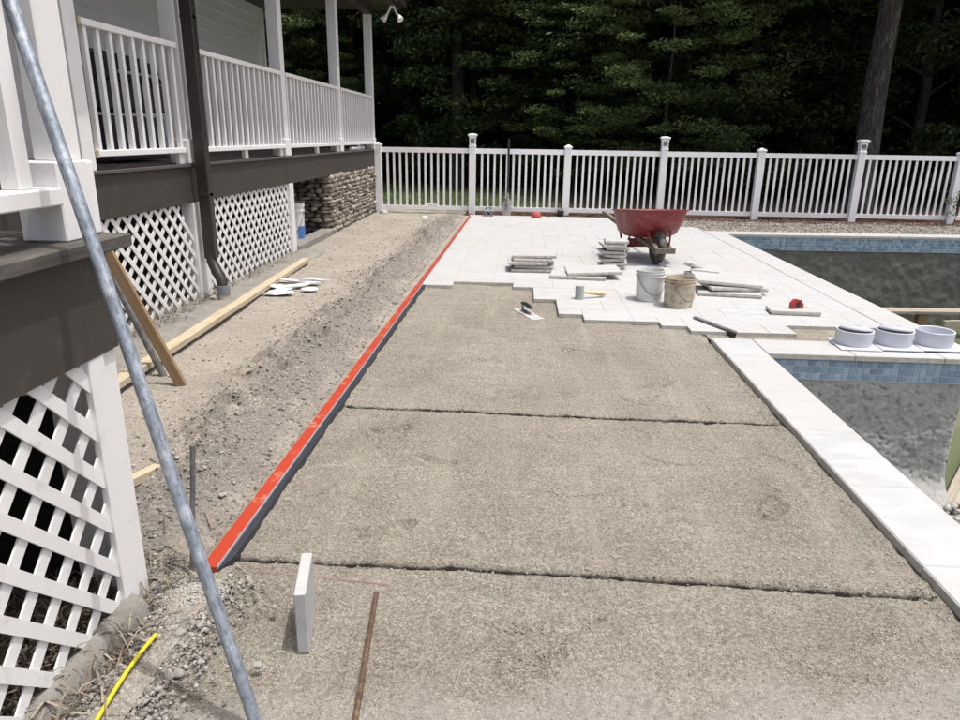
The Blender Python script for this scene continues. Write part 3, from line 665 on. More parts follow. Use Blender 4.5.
# railings
def railing(y0, y1, posts_support):
    r_ = MB(); r_.box(XF-.045, XF+.022, y0, y1, 2.073, 2.115, .004); rl = r_.build('railing', 'white_paint', porch, loc=PO)
    q = MB(); q.box(XF-.045, XF+.022, y0, y1, 1.262, 1.303, .004); q.build('bottom_rail', 'white_paint', rl)
    n = int((y1-y0-.06)/.148); s = (y1-y0-n*.148)/2
    me = MB().box(-.018, .018, -.018, .018, 1.30, 2.074, .002).mesh('baluster', 'white_paint')
    for k in range(n+1):
        inst('baluster', me, rl, (XF-.012+random.uniform(-.002, .002), y0+s+k*.148, 0), (random.uniform(-.003, .003), 0, random.uniform(-.05, .05)))
    for y in posts_support:
        q = MB(); q.box(XF-.04, XF+.0, y-.045, y+.045, 1.174, 1.262, .003); q.build('rail_block', 'white_paint', rl)
    return rl
r1 = railing(4.76, 6.06, (6.0,)); railing(6.26, 8.65, (7.45, 8.56)); railing(8.83, 11.30, (10.1, 11.22)); railing(11.48, 13.84, (12.7,))
q = MB(); q.box(XF-.047, XF+.0235, 4.735, 4.765, 2.070, 2.118, .003); q.build('raw_rail_end', 'new_lumber', r1, label='bare cut wood end')
q = MB(); q.box(XF-.047, XF+.0235, 4.735, 4.765, 1.258, 1.306, .003); q.build('raw_rail_end', 'new_lumber', r1)

# skirting posts, lattice, stone pier
pb('skirt_post', 'white_paint', XF-.10, XF+.012, 6.08, 6.30, -.03, .845, bev=.004)
pb('skirt_post', 'white_paint', XF-.10, XF+.012, 8.72, 8.87, -.03, .845, bev=.004)
pb('skirt_post', 'white_paint', XF-.10, XF-.02, 2.1, 2.22, -.03, .845, bev=.004)
def clip(poly, a, b_, c_):      # keep a*y+b*z<=c
    out = []
    for i in range(len(poly)):
        p_, q_ = poly[i], poly[(i+1) % len(poly)]
        dp = a*p_[0]+b_*p_[1]-c_; dq = a*q_[0]+b_*q_[1]-c_
        if dp <= 0: out.append(p_)
        if (dp < 0) != (dq < 0) and dp != dq:
            t = dp/(dp-dq); out.append((p_[0]+t*(q_[0]-p_[0]), p_[1]+t*(q_[1]-p_[1])))
    return out
def lattice(X, cy, cz, planes, y0, y1, z0, z1, pitch=.150, width=.038, parent=porch, off=PO, axis='x', name='lattice_panel', skip=None):
    pan = None; hw = width/2*math.sqrt(2)
    for fam in (0, 1):
        sgn = 1 if fam == 0 else -1
        c0 = (cy+sgn*cz)+pitch/2
        lo = min(y0+sgn*z0, y0+sgn*z1, y1+sgn*z0, y1+sgn*z1); hi = max(y0+sgn*z0, y0+sgn*z1, y1+sgn*z0, y1+sgn*z1)
        k = math.floor((lo-c0)/pitch)
        while c0+k*pitch < hi+pitch:
            c = c0+k*pitch; k += 1
            # band |y+sgn*z-c|<=hw
            poly = [(y0, z0), (y1, z0), (y1, z1), (y0, z1)]
            poly = clip(poly, 1, sgn, c+hw); 
            if poly: poly = clip(poly, -1, -sgn, -(c-hw))
            for (a, b_, cc) in planes:
                if poly: poly = clip(poly, a, b_, cc)
            if len(poly) < 3: continue
            ar = abs(sum(poly[i][0]*poly[(i+1) % len(poly)][1]-poly[(i+1) % len(poly)][0]*poly[i][1] for i in range(len(poly))))/2
            if ar < 2e-4: continue
            x_ = X+(0 if fam == 0 else -.0065); m_ = MB()
            if axis == 'x': m_.poly([(x_, u, v) for u, v in poly], (-.006, 0, 0))
            else: m_.poly([(u, x_, v) for u, v in poly], (0, -.006, 0))
            if pan is None:
                pan = m_.build(name, 'lattice_white', parent, loc=off)
            else: m_.build('lattice_strip', 'lattice_white', pan)
    return pan
lattice(XF-.018, 5.156, .777, [(1, .62, 6.42)], 2.2, 6.08, .0, .85, pitch=.1535)
lattice(XF-.018, 6.868, .776, [], 6.30, 8.72, .0, .85, pitch=.1500)
# opening with stone pier
pb('footing_curb', 'concrete', XF-.16, XF+.04, 8.875, 10.62, -.05, .075, bev=.012)
def stone_face():
    VV = []; FF = []; n0 = 0; r_ = random.Random(5)
    def blob(c, h, thick_axis):
        nonlocal n0
        v = ICO_V*(1+rng.uniform(-.30, .30, (len(ICO_V), 1))); t_ = rng.uniform(-.35, .35); v = np.stack([v[:, 0]+v[:, 2]*rng.uniform(-.3, .3), v[:, 1]*math.cos(t_)-v[:, 2]*math.sin(t_), v[:, 1]*math.sin(t_)+v[:, 2]*math.cos(t_)], 1)
        v = v*np.array(h)*1.14+np.array(c); VV.append(v); FF.append(ICO_F+n0); n0 += len(ICO_V)
    z = .0
    while z < .86:
        hgt = r_.uniform(.045, .095); y = 10.64+r_.uniform(-.03, .03)
        while y < 13.97:
            L = r_.uniform(.05, .14); blob((XF-.03+r_.uniform(-.025, .02), y+L/2, min(z+hgt/2, .815)), (.055, L*.5, hgt*r_.uniform(.4, .62)), 0); y += L
        x = XF-.03
        while x > -3.75:
            L = r_.uniform(.08, .22); blob((x-L/2, 10.66+r_.uniform(-.03, .03), min(z+hgt/2, .815)), (L*.53, .06, hgt*.55), 1); x -= L
        z += hgt*.93
    return np.concatenate(VV), np.concatenate(FF)
pb('pier_core', 'mortar', -3.75, XF-.035, 10.67, 13.96, -.05, .843)
V, Fc = stone_face(); o = arrays('stone_facing', V, Fc, 'field_stone', porch, False, kind='stuff'); o.location = PO

# near bump-out of the porch
XN = -1.18
pb('fascia_board', 'brown_paint', XN-.035, XN, -1.5, 1.95, .822, 1.105, bev=.003)
pb('fascia_board', 'brown_paint', XF, XN-.036, 1.915, 1.95, .822, 1.105)
pb('edge_board', 'weathered_board', XN-.105, XN+.035, -1.5, 2.035, 1.107, 1.145, bev=.004)
x = XN-.25
while x > -5.0:
    pb('deck_board', 'weathered_board', x, x+.138, -1.5, 2.03 if x > -2.9 else 1.96, 1.108, 1.143, bev=.003); x -= .145
pb('skirt_post', 'white_paint', XN-.030, XN-.003, 1.80, 1.872, -.02, .8215, bev=.004)
pb('skirt_post', 'white_paint', XN-.095, XN-.012, 1.874, 1.945, -.02, .8215, bev=.005)
pb('inner_brace', 'white_paint', -1.40, XN-.10, 1.915, 1.935, .05, .82)
lattice(XN-.014, 1.701, .777, [(-1, 0, .6)], -.6, 1.80, .0, .825)
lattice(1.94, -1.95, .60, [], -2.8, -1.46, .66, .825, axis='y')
pb('shade_sheet', 'shade_black', -2.84, -1.405, 1.955, 1.975, -.08, .822)  # added black sheet standing in for the shade under the porch
pb('column_base', 'white_paint', -1.325, -1.200, 1.820, 1.955, 1.1455, 1.352, bev=.004)
pb('column_base', 'white_paint', -1.38, -1.215, 1.957, 2.010, 1.1455, 1.350, bev=.006)
pb('column', 'white_paint', -1.285, -1.222, 1.858, 1.935, 1.3525, 3.4, bev=.004)
pb('column', 'white_paint', -1.375, -1.232, 1.937, 1.985, 1.351, 3.4, bev=.004)
q = MB(); q.box(-1.28, -1.192, -.8, 1.8185, 1.243, 1.288, .004); nr = q.build('railing', 'white_paint', porch, loc=PO, label='nearest white railing beside the boxed column')
q = MB(); q.box(-1.29, -1.200, -.8, 1.8375, 2.05, 2.092, .004); q.build('top_rail', 'white_paint', nr)
me = MB().box(-.025, .025, -.025, .025, 1.2885, 2.05, .003).mesh('baluster', 'white_paint')
for k in range(10): inst('baluster', me, nr, (-1.237, 1.712-.148*k, 0))
# downspout
b = MB(); XD = -2.745
b.box(-.052, .052, -.042, .042, .36, 3.75, .008); ds = b.build('downspout', 'downspout_brown', None, loc=(XD, 6.14, 0), label='dark brown downspout running down in front of the porch skirting', cat='downspout')
b = MB(); b.tube([(0, 0, .40), (0, -.01, .34), (.05, -.05, .26), (.10, -.08, .19), (.115, -.09, .12)], .046, 12); b.build('elbow', 'downspout_brown', ds, True)
b = MB(); b.cyl((.115, -.09, .055), (.115, -.09, .135), .056, .056, 20); b.build('coupling', 'grey_plastic', ds, True)
b = MB(); b.cyl((.115, -.09, -.03), (.115, -.09, .056), .052, .052, 20); b.build('drain_pipe', 'bucket_dirty', ds, True)
for z in (.9, 2.3):
    b = MB(); b.box(-.052, .052, -.045, .041, z, z+.03, .003); b.build('strap', 'downspout_brown', ds)
inst('broken_brick', rock_mesh('broken_brick', 3, .045), None, (-2.70, 6.02, .02), (0, 0, .6), label='small pale broken block beside the foot of the downspout', cat='block')

# floodlight under the eave
fl = empty('floodlight', (-2.46, 14.0, 3.655), label='white twin headed floodlight hanging under the porch eave', cat='light')
b = MB(); b.box(-.05, .05, -.05, .05, -.035, 0, .006); b.build('base_plate', 'white_vinyl', fl)
for s in (-1, 1):
    b = MB(); b.cyl((s*.03, 0, -.02), (s*.10, -.02, -.16), .018, .022, 12); b.cyl((s*.10, -.02, -.15), (s*.16, -.06, -.24), .028, .062, 16); b.build('lamp_head', 'white_vinyl', fl, True)
# black grill on the porch
gr = empty('patio_grill', (-3.6, 6.35, 1.17), label='black patio grill behind the first porch railing', cat='grill')
b = MB(); b.box(-.28, .28, -.55, .45, .42, .66, .02); b.build('firebox', 'black_plastic', gr)
b = MB(); b.poly([(-.28, -.52, .665), (.28, -.52, .665), (.24, -.52, .82), (.05, -.52, .90), (-.2, -.52, .88)], (0, .92, 0)); b.build('lid', 'black_plastic', gr)
b = MB(); b.box(-.26, .26, -.5, .4, .02, .38, .01); b.build('cabinet', 'black_plastic', gr)
b = MB(); b.cyl((.31, -.4, .72), (.31, .35, .72), .012, .012, 10); b.box(.27, .32, -.4, -.38, .71, .73); b.box(.27, .32, .33, .35, .71, .73); b.build('handle', 'bright_steel', gr, True)
b = MB(); b.box(-.24, .26, .46, .80, .60, .64, .008); b.build('side_shelf', 'grey_plastic', gr)
b = MB(); b.cyl((-.2, -.45, .03), (.2, -.45, .03), .05, .05, 16); b.build('wheel', 'black_plastic', gr, True)
# dark window on the house wall
# white pipe offcut lying on the porch edge
b = MB(); b.cyl((0, -.5, 0), (0, .5, 0), .03, .03, 16); b.cyl((0, .40, 0), (0, .52, 0), .042, .042, 16); b.build('pipe_offcut', 'pvc', None, True, loc=(-2.87, 12.55, 1.206), rot=(0, 0, .03), label='white plastic pipe offcut lying on the porch edge under the railing', cat='pipe')

# ================================================================== FENCE
fence = empty('picket_fence', (2.6, 14.0, 0), label='long white vinyl picket fence closing the far end of the patio', cat='fence')
FO = Vector((-2.6, -14.0, 0))
def fb(name, material, *bx, bev=0, parent=fence, **k):
    m_ = MB(); m_.box(*bx, bev=bev); return m_.build(name, material, parent, loc=FO if parent is fence else (0, 0, 0), **k)
FX = [-2.776, -.969, .834, 2.626, 4.422, 6.243, 8.055, 9.87, 11.7]
FY = lambda x: 13.94+.012*(x+2.7)
capm = MB(); capm.box(-.075, .075, -.075, .075, 1.245, 1.268, .004); capm.b.verts.ensure_lookup_table()
capm.poly([(-.06, -.06, 1.268), (.06, -.06, 1.268), (.06, .06, 1.268), (-.06, .06, 1.268)], (0, 0, .015)); capm.cyl((0, 0, 1.282), (0, 0, 1.305), .06, .012, 4)
capme = capm.mesh('post_cap', 'white_vinyl')
l_ = MB(); l_.lathe([(.078, 1.245), (.078, 1.262), (.062, 1.275), (.066, 1.29), (.073, 1.405), (.070, 1.41), (.10, 1.445), (.10, 1.462), (.06, 1.475), (.0001, 1.48)], 4); lan = l_.mesh('lantern_cap', 'white_vinyl')
grid = MB()
for a in range(3):
    for c in range(3): grid.box(-.030+a*.022, -.014+a*.022, -.0545, -.046, 1.315+c*.026, 1.335+c*.026)
gridme = grid.mesh('lantern_window', 'glass_dark')
postme = MB().box(-.0635, .0635, -.0635, .0635, -.06, 1.245, .004).mesh('post', 'white_vinyl')
for k, x in enumerate(FX):
    pst = inst('post', postme, fence, FO+Vector((x, FY(x), 0)))
    if k in (1, 3, 5):
        lc = inst('lantern_cap', lan, fence, FO+Vector((x, FY(x), 0)), (0, 0, math.pi/4), (1.22, 1.22, 1), label='tall lantern style post cap')
        lc.rotation_euler = (0, 0, 0); lc.data = lan
        lc.rotation_euler[2] = math.pi/4
        inst('lantern_window', gridme, lc, (0, 0, 0), (0, 0, -math.pi/4), (1.0, 1.0, 1))
    else: inst('post_cap', capme, fence, FO+Vector((x, FY(x), 0)))
pkme = MB().box(-.020, .020, -.011, .011, .125, 1.13).mesh('picket', 'white_vinyl')
for k in range(len(FX)-1):
    a, b_ = FX[k]+.066, FX[k+1]-.066; yc = FY((a+b_)/2); sk = (FY(b_)-FY(a))/(b_-a)
    for nm, z0, z1 in (('top_rail', 1.122, 1.212), ('bottom_rail', .055, .135)):
        m_ = MB(); m_.poly([(a, FY(a)-.022, z0), (b_, FY(b_)-.022, z0), (b_, FY(b_)+.022, z0), (a, FY(a)+.022, z0)], (0, 0, z1-z0)); m_.build(nm, 'white_vinyl', fence, loc=FO)
    n = 13; st = (b_-a)/(n+.9)
    for i in range(n):
        x = a+st*(i+.95); inst('picket', pkme, fence, FO+Vector((x, FY(x), 0)), (0, random.uniform(-.002, .002), 0))

# ================================================================== OBJECTS ON SITE
zs = -.032
# orange straight edge
st = empty('edge_form', (-1.035, 2.05, 0), rz=-.006, label='long orange topped straight edge form dividing dirt from sand', cat='form board')
b = MB(); b.box(-.028, .026, 0, 4.9, -.055, .006, .002); b.build('orange_flange', 'orange', st)
b = MB(); b.box(-.028, .022, 4.903, 11.4, -.055, .003, .002); b.build('orange_flange', 'red_faded', st, label='dusty faded red far length')
b = MB(); b.box(.0265, .0285, 0, 8, -.05, .0065); b.build('white_edge_strip', 'pvc_lid', st)
b = MB(); b.poly([(.029, .0, -.05)]+[(.034+.018+.010*random.random(), .06+.1*k, -.05) for k in range(72)]+[(.029, 7.2, -.05)], (0, 0, .047)); b.build('side_flange', 'dark_form', st)

# loose pavers and the two stacks
def rough_paver(w_, h_, t=.032):
    rd = random.Random(int(w_*997+h_*131)); pts = []
    for (x0, y0, x1, y1) in ((-w_/2, -h_/2, w_/2, -h_/2), (w_/2, -h_/2, w_/2, h_/2), (w_/2, h_/2, -w_/2, h_/2), (-w_/2, h_/2, -w_/2, -h_/2)):
        n_ = max(4, int(math.hypot(x1-x0, y1-y0)/.035)); nx_, ny_ = (y1-y0), -(x1-x0); L = math.hypot(nx_, ny_)
        for i in range(n_):
            f = i/n_; j = rd.uniform(-.009, .003); pts.append((x0+(x1-x0)*f+nx_/L*j, y0+(y1-y0)*f+ny_/L*j))
    m_ = MB(); n_ = len(pts); top = [m_.b.verts.new((x*.985, y*.985, 0)) for x, y in pts]; mid = [m_.b.verts.new((x, y, -t*.5+rd.uniform(-.005, .005))) for x, y in pts]; bot = [m_.b.verts.new((x*(.96+rd.uniform(-.03, .02)), y*.97, -t)) for x, y in pts]
    m_.b.faces.new(top); m_.b.faces.new(bot[::-1])
    for a, b_ in ((top, mid), (mid, bot)):
        for i in range(n_): m_.b.faces.new((a[i], b_[i], b_[(i+1) % n_], a[(i+1) % n_]))
    me = m_.mesh('loose_paver', 'travertine'); me.materials.append(M['travertine_edge'])
    for p_ in me.polygons: p_.material_index = 0 if p_.normal.z > .8 else 1
    return me
def loose(x, y, w_, h_, z, rz, label, group, rx=0, ry=0, t=.032, cat='paver'):
    return inst('loose_paver', rough_paver(w_, h_, t), None, (x, y, z), (rx, ry, rz), label=label, cat=cat, group=group)
prng = random.Random(3); dz = .0335
g1 = 'pavers in the low stack on the patio'
offs = [(0, 0, .02), (.045, .02, -.05), (-.035, -.01, .04), (.03, .015, -.03)]
nm = ['bottom', 'second from bottom', 'third from bottom', 'fourth from bottom']
for k, (dx, dy, a) in enumerate(offs):
    loose(.115+dx, 7.98+dy, .44, .40, .002+dz*(k+1)+.004*k, a, 'ivory paver %s in the low wide stack' % nm[k], g1, ry=prng.uniform(-.01, .01), rx=prng.uniform(-.02, .02))
loose(.16, 8.02, .50, .38, .19, -.06, 'ivory paver tilted on top of the low wide stack', g1, ry=-.03, rx=.045)
g2 = 'pavers in the tall narrow stack'
n2 = ['bottom', 'second', 'third', 'fourth', 'fifth', 'sixth', 'seventh', 'topmost', 'uppermost']
for k in range(8):
    loose(1.07+(.022 if k % 2 else -.022), 8.24+prng.uniform(-.02, .02), .27+prng.uniform(-.02, .02), .27, .004+.040*(k+1), prng.uniform(-.12, .12), 'ivory paver, %s from the ground in the tall stack left of the wheelbarrow' % n2[k] if k < 7 else 'ivory topmost paver of the tall stack left of the wheelbarrow', g2, ry=prng.uniform(-.05, .05), rx=prng.uniform(-.05, .05))
g3 = 'loose slabs lying about the patio'
loose(.62, 7.58, .60, .30, .035, -.10, 'thin paver slab lying under another between the two stacks', g3)
loose(.78, 7.66, .58, .40, .082, .05, 'paver slab on top between the two stacks', g3, ry=-.05, rx=.02)
loose(2.03, 6.92, .60, .34, .035, -.12, 'lowest of the crossed slabs right of the buckets', g3)
loose(2.10, 7.02, .58, .36, .074, .14, 'middle of the crossed slabs right of the buckets', g3, ry=.03)
loose(2.04, 7.08, .62, .44, .125, -.05, 'top of the crossed slabs right of the buckets', g3, ry=.06, rx=.03)
loose(2.00, 7.86, .32, .22, .036, .2, 'small lower slab behind the crossed slabs', g3)
loose(2.03, 7.86, .30, .2, .072, -.2, 'small upper slab behind the crossed slabs', g3, ry=.05)
loose(1.93, 7.93, .20, .12, .105, .5, 'smallest offcut slab tilted behind the crossed slabs', g3, ry=.35)
loose(2.385, 6.17, .42, .20, .036, -.06, 'slab carrying the red tape measure', g3)
# square paver standing on edge in the sand
o = inst('standing_paver', MB().box(-.1025, .1025, -.1075, .1075, -.034, 0, .003).mesh('standing_paver', 'travertine'), None, (-.638+.0, 1.80, zs+.102), (0, R(-90), R(11)), label='white square paver standing upright on edge in the foreground sand', cat='paver')
# buckets
def bucket(name, x, y, r_, h_, mt, rz, label, fill=.6):
    e = empty(name, (x, y, 0), rz, label=label, cat='bucket')
    b = MB(); b.lathe([(.0001, .002), (r_*.90, .002), (r_*.91, .01), (r_*.975, h_*.78), (r_*1.035, h_*.785), (r_*1.035, h_*.82), (r_*.985, h_*.825), (r_*1.0, h_*.90), (r_*1.05, h_*.905), (r_*1.05, h_*.93), (r_*1.005, h_*.935), (r_*1.02, h_*.985), (r_*1.05, h_*.99), (r_*1.05, h_), (r_*.985, h_), (r_*.96, h_*.9), (r_*.90, h_*.12), (.0001, h_*.12)], 40)
    b.build('body', mt, e, True)
    b = MB(); b.lathe([(r_*.945, h_*fill), (r_*.5, h_*fill+.012), (.0001, h_*fill+.004)], 24); b.build('contents', 'mortar_mix', e, True)
    pts = [(r_*1.06*math.cos(t), -.012-r_*1.02*math.sin(t)*.75-.01, h_*.86-h_*.62*math.sin(t)) for t in np.linspace(0, math.pi, 18)]
    b = MB(); b.tube(pts, .0035, 6); b.build('bail_handle', 'grey_steel', e, True)
    return e
bucket('bucket', 1.205, 6.56, .128, .285, 'bucket_clean', .3, 'pale grey white bucket, the cleaner one behind the muddy bucket')
bucket('bucket', 1.43, 6.33, .138, .262, 'bucket_dirty', .75, 'mud stained cream bucket in front with wire handle hanging', .72)
bk = bucket('bucket', -3.09, 9.55, .155, .55, 'bucket_clean', 0, 'tall white bucket with blue label under the porch opening')
b = MB(); a_ = np.linspace(-.85, .3, 12); b2 = []
for z0, z1 in ((.07, .24),):
    ring0 = [(.149*math.cos(t), .149*math.sin(t), z0) for t in a_]; ring1 = [(.153*math.cos(t), .153*math.sin(t), z1) for t in a_]
    vs0 = [b.b.verts.new(p_) for p_ in ring0]; vs1 = [b.b.verts.new(p_) for p_ in ring1]
    for i in range(len(a_)-1): b.b.faces.new((vs0[i], vs0[i+1], vs1[i+1], vs1[i]))
b.build('label_band', 'blue_label', bk, True)
# red wheelbarrow
TH = R(11); wb = empty('wheelbarrow', (1.63, 8.58, 0), TH, label='red metal wheelbarrow with wooden handles parked by the pool edge', cat='wheelbarrow')
b = MB(); b.lathe([(.0001, -.045)], 3) if False else None
def torus(mb, R_, r_, n=36, m_=12, sq=1.0):
    rings = []
    for i in range(n):
        t = 2*math.pi*i/n; ring = []
        for j in range(m_):
            u = 2*math.pi*j/m_; rad = R_+r_*math.cos(u); ring.append(mb.b.verts.new((r_*sq*math.sin(u), rad*math.cos(t), .2+rad*math.sin(t))))
        rings.append(ring)
    for i in range(n):
        for j in range(m_): mb.b.faces.new((rings[i][j], rings[(i+1) % n][j], rings[(i+1) % n][(j+1) % m_], rings[i][(j+1) % m_]))
b = MB(); torus(b, .148, .052, sq=.95); wh = b.build('wheel', 'rubber', wb, True)
b = MB(); b.cyl((-.028, 0, .2), (.028, 0, .2), .105, .105, 24); b.cyl((-.09, 0, .2), (.09, 0, .2), .012, .012, 10); b.build('rim', 'grey_steel', wh, True)
def beam(mb, p0, p1, w_, h_):
    p0 = Vector(p0); p1 = Vector(p1); d = (p1-p0).normalized(); sx = d.cross(Vector((0, 0, 1))).normalized()*w_/2; sz = sx.cross(d).normalized()*h_/2
    mb.poly([p0-sx-sz, p0+sx-sz, p0+sx+sz, p0-sx+sz], p1-p0)
for s in (-1, 1):
    b = MB(); beam(b, (s*.085, -.22, .185), (s*.28, 1.32, .475), .040, .045); b.build('handle', 'handle_wood', wb)
b = MB(); beam(b, (-.12, -.235, .19), (.12, -.235, .19), .05, .06); beam(b, (-.10, -.12, .255), (-.085, -.20, .20), .05, .03); b.build('front_brace', 'handle_wood', wb)
b = MB()
for s in (-1, 1):
    b.tube([(s*.20, .42, .34), (s*.21, .50, .0+.012), (s*.215, .56, .012), (s*.235, .74, .34)], .013, 8)
b.build('leg', 'barrow_red', wb, True)
b = MB(); b.box(-.205, .205, .495, .505, .13, .24); b.build('leg_brace', 'barrow_red', wb)
b = MB()
for s in (-1, 1): b.tube([(s*.10, -.10, .225), (s*.16, .02, .45)], .011, 8)
b.build('tray_strut', 'barrow_red', wb, True)
TS = .075
def tray():
    b = MB(); n = 64; prof = []
    def ring(hx, y0, y1, z0, slope, e):   # superellipse ring
        cy = (y0+y1)/2; hy = (y1-y0)/2; vs_ = []
        for k in range(n):
            t = 2*math.pi*k/n; c, s_ = math.cos(t), math.sin(t)
            x = hx*math.copysign(abs(c)**e, c); y = cy+hy*math.copysign(abs(s_)**e, s_)
            x *= 1-.13*max(0, -(y-cy)/hy)
            vs_.append(b.b.verts.new((x, y, z0-slope*(y-.4))))
        return vs_
    rs = [ring(.352, -.14, .80, .595, TS, .55), ring(.370, -.165, .825, .60, TS, .55), ring(.370, -.165, .825, .590, TS, .55), ring(.350, -.135, .795, .585, TS, .55),
          ring(.335, -.08, .77, .48, .05, .6), ring(.305, .02, .72, .365, .03, .65), ring(.25, .12, .66, .325, 0.01, .7), ring(.12, .26, .50, .312, 0, .8)]
    for a, c in zip(rs, rs[1:]):
        for k in range(n): b.b.faces.new((a[k], a[(k+1) % n], c[(k+1) % n], c[k]))
    b.b.faces.new(rs[-1]); return b, ring, n
b, _, _ = tray(); o = b.build('tray', 'barrow_red', wb, True); o.scale = (1.10, 1.05, 1.13); o.location = (0, -.02, -.075)
b, ring, n = tray(); b.b.free(); b = MB()
def ring2(hx, y0, y1, z0, slope, e):
    cy = (y0+y1)/2; hy = (y1-y0)/2; vs_ = []
    for k in range(n):
        t = 2*math.pi*k/n; c, s_ = math.cos(t), math.sin(t); x = hx*math.copysign(abs(c)**e, c); y = cy+hy*math.copysign(abs(s_)**e, s_); x *= 1-.13*max(0, -(y-cy)/hy)
        vs_.append(b.b.verts.new((x, y, z0-slope*(y-.4))))
    return vs_
rs = [ring2(.3505, -.1385, .7985, .5945, TS, .55), ring2(.328, -.072, .762, .485, .05, .6), ring2(.298, .027, .713, .372, .03, .65), ring2(.10, .26, .50, .322, 0, .8)]
for a, c in zip(rs, rs[1:]):
    for k in range(n): b.b.faces.new((a[k], a[(k+1) % n], c[(k+1) % n], c[k]))
b.b.faces.new(rs[-1]); o = b.build('tray_lining', 'barrow_inside', wb, True); o.scale = (1.10, 1.05, 1.13); o.location = (0, -.02, -.075)
b = MB(); b.box(-.37, -.28, -.02, .0, .0, .0) if False else None
b.b.free(); 
# maker's mark: worn white block letters on the tray side is only a faint smear
# mallet
ml = empty('rubber_mallet', (.56, 6.52, .0), R(24), label='white rubber mallet with wooden handle on the white pavers', cat='mallet')
b = MB(); b.cyl((0, 0, .0), (0, 0, .125), .040, .040, 24); b.cyl((0, 0, .002), (0, 0, .01), .043, .043, 24); b.build('head', 'mallet_rubber', ml, True)
b = MB(); b.tube([(.02, 0, .062), (.08, 0, .055), (.16, 0, .045), (.24, 0, .032), (.27, 0, .028)], [.014, .015, .018, .024, .018], 12); b.build('handle', 'mallet_wood', ml, True)
# trowel on sand
tr = empty('finishing_trowel', (.082, 5.975, zs+.004), R(-66), label='steel finishing trowel lying on the sand near the stepped paver edge', cat='trowel')
b = MB(); b.box(-.20, .20, -.055, .055, 0, .004, .001); b.build('blade', 'bright_steel', tr)
b = MB(); b.box(-.13, .06, -.012, .012, .004, .022, .003); b.tube([(-.12, 0, .02), (-.12, 0, .055), (-.09, 0, .07)], .008, 8); b.build('spine', 'grey_steel', tr)
b = MB(); b.tube([(-.14, 0, .068), (-.06, 0, .075), (.02, 0, .072), (.06, 0, .068)], [.012, .018, .018, .012], 10); b.build('grip', 'black_plastic', tr, True)
# tool: flat steel bar laid over the paver edge
pk = empty('margin_float', (1.57, 5.645, .0), R(-66), label='long dark steel bar lying over the paver step edge', cat='bar')
b = MB(); b.box(-.24, .27, -.018, .018, .006, .020, .002); b.build('bar', 'grey_steel', pk)
b = MB(); b.box(.20, .26, -.022, .022, -.03, .0055, .004); b.build('foot', 'black_plastic', pk)
# tape measure
tm = empty('tape_measure', (2.42, 6.20, .0362), .3, label='red tape measure resting on a slab', cat='tape measure')
b = MB(); b.poly([(-.055, -.022, 0), (.05, -.022, 0), (.06, -.022, .03), (.03, -.022, .075), (-.02, -.022, .082), (-.055, -.022, .05)], (0, .045, 0)); b.build('case', 'tape_red', tm)
b = MB(); b.box(.055, .11, -.012, .012, .004, .008); b.build('blade_tip', 'yellow', tm)
b = MB(); b.cyl((0, -.0245, .04), (0, -.0225, .04), .024, .024, 20); b.build('badge', 'black_plastic', tm, True)
# three skimmer collars
for k, (x, y, lid) in enumerate(((2.475, 5.19, 1), (2.765, 5.20, 1), (3.055, 5.205, 0))):
    nmk = ('leftmost white plastic collar with domed lid on the coping', 'middle white plastic collar with domed lid on the coping', 'rightmost white plastic collar, open without a lid')[k]
    e = empty('skimmer_collar', (x, y, .0), random.uniform(-.05, .05), label=nmk, cat='pool fitting', group='white skimmer collars in a row on the coping')
    b = MB(); b.box(-.143, .143, -.17, .15, .002+.004*k, .012+.004*k, .002); b.build('flange_plate', 'pvc', e)
    zz = .012+.004*k
    b = MB(); b.lathe([(.122, zz), (.126, zz+.01), (.128, zz+.105), (.125, zz+.108), (.117, zz+.105), (.114, zz+.004)], 44); b.build('ring_wall', 'pvc', e, True)
    if lid:
        b = MB(); b.lathe([(.109, 0), (.112, .006), (.109, .014), (.075, .026), (.03, .031), (.028, .026), (.010, .027), (.0001, .027)], 40); b.lathe([(.109, 0), (.0001, -.001)], 40)
        b.build('lid', 'pvc_lid', e, True, loc=(.008, .01, zz+.102), rot=(R(-7), R(4), 0))
# shovel leaning on the fence
sh = empty('shovel', (-.285, 13.72, 0), 0, label='square mouth shovel with black handle leaning on the fence', cat='shovel')
b = MB(); b.tube([(0, 0, .28), (.006, .07, .8), (0, .12, 1.40)], .021, 10); b.build('shaft', 'black_plastic', sh, True)
b = MB(); b.poly([(-.075, -.02, .01), (0, -.035, -.0), (.075, -.02, .01), (.085, .01, .22), (.05, .02, .29), (.018, .0, .33), (-.018, .0, .33), (-.05, .02, .29), (-.085, .01, .22)], (0, .008, .002)); b.build('blade', 'shovel_steel', sh)
b = MB(); b.cyl((0, .0, .2), (0, .015, .42), .026, .024, 12); b.build('socket', 'shovel_steel', sh, True)
# grey tool near the fence
gt = empty('hand_tamper', (-.63, 13.55, 0), .1, label='small grey two footed tool at the far paver edge left of shovel', cat='tool')
b = MB(); b.box(-.11, .11, -.06, .06, .07, .12, .02); b.build('body', 'grey_plastic', gt)
for s in (-1, 1): b = MB(); b.box(s*.055-.03, s*.055+.03, -.05, .05, 0, .07, .01); b.build('foot', 'grey_plastic', gt)
b = MB(); b.tube([(-.05, 0, .115), (-.04, 0, .16), (.04, 0, .16), (.05, 0, .115)], .012, 8); b.build('handle', 'black_plastic', gt, True)
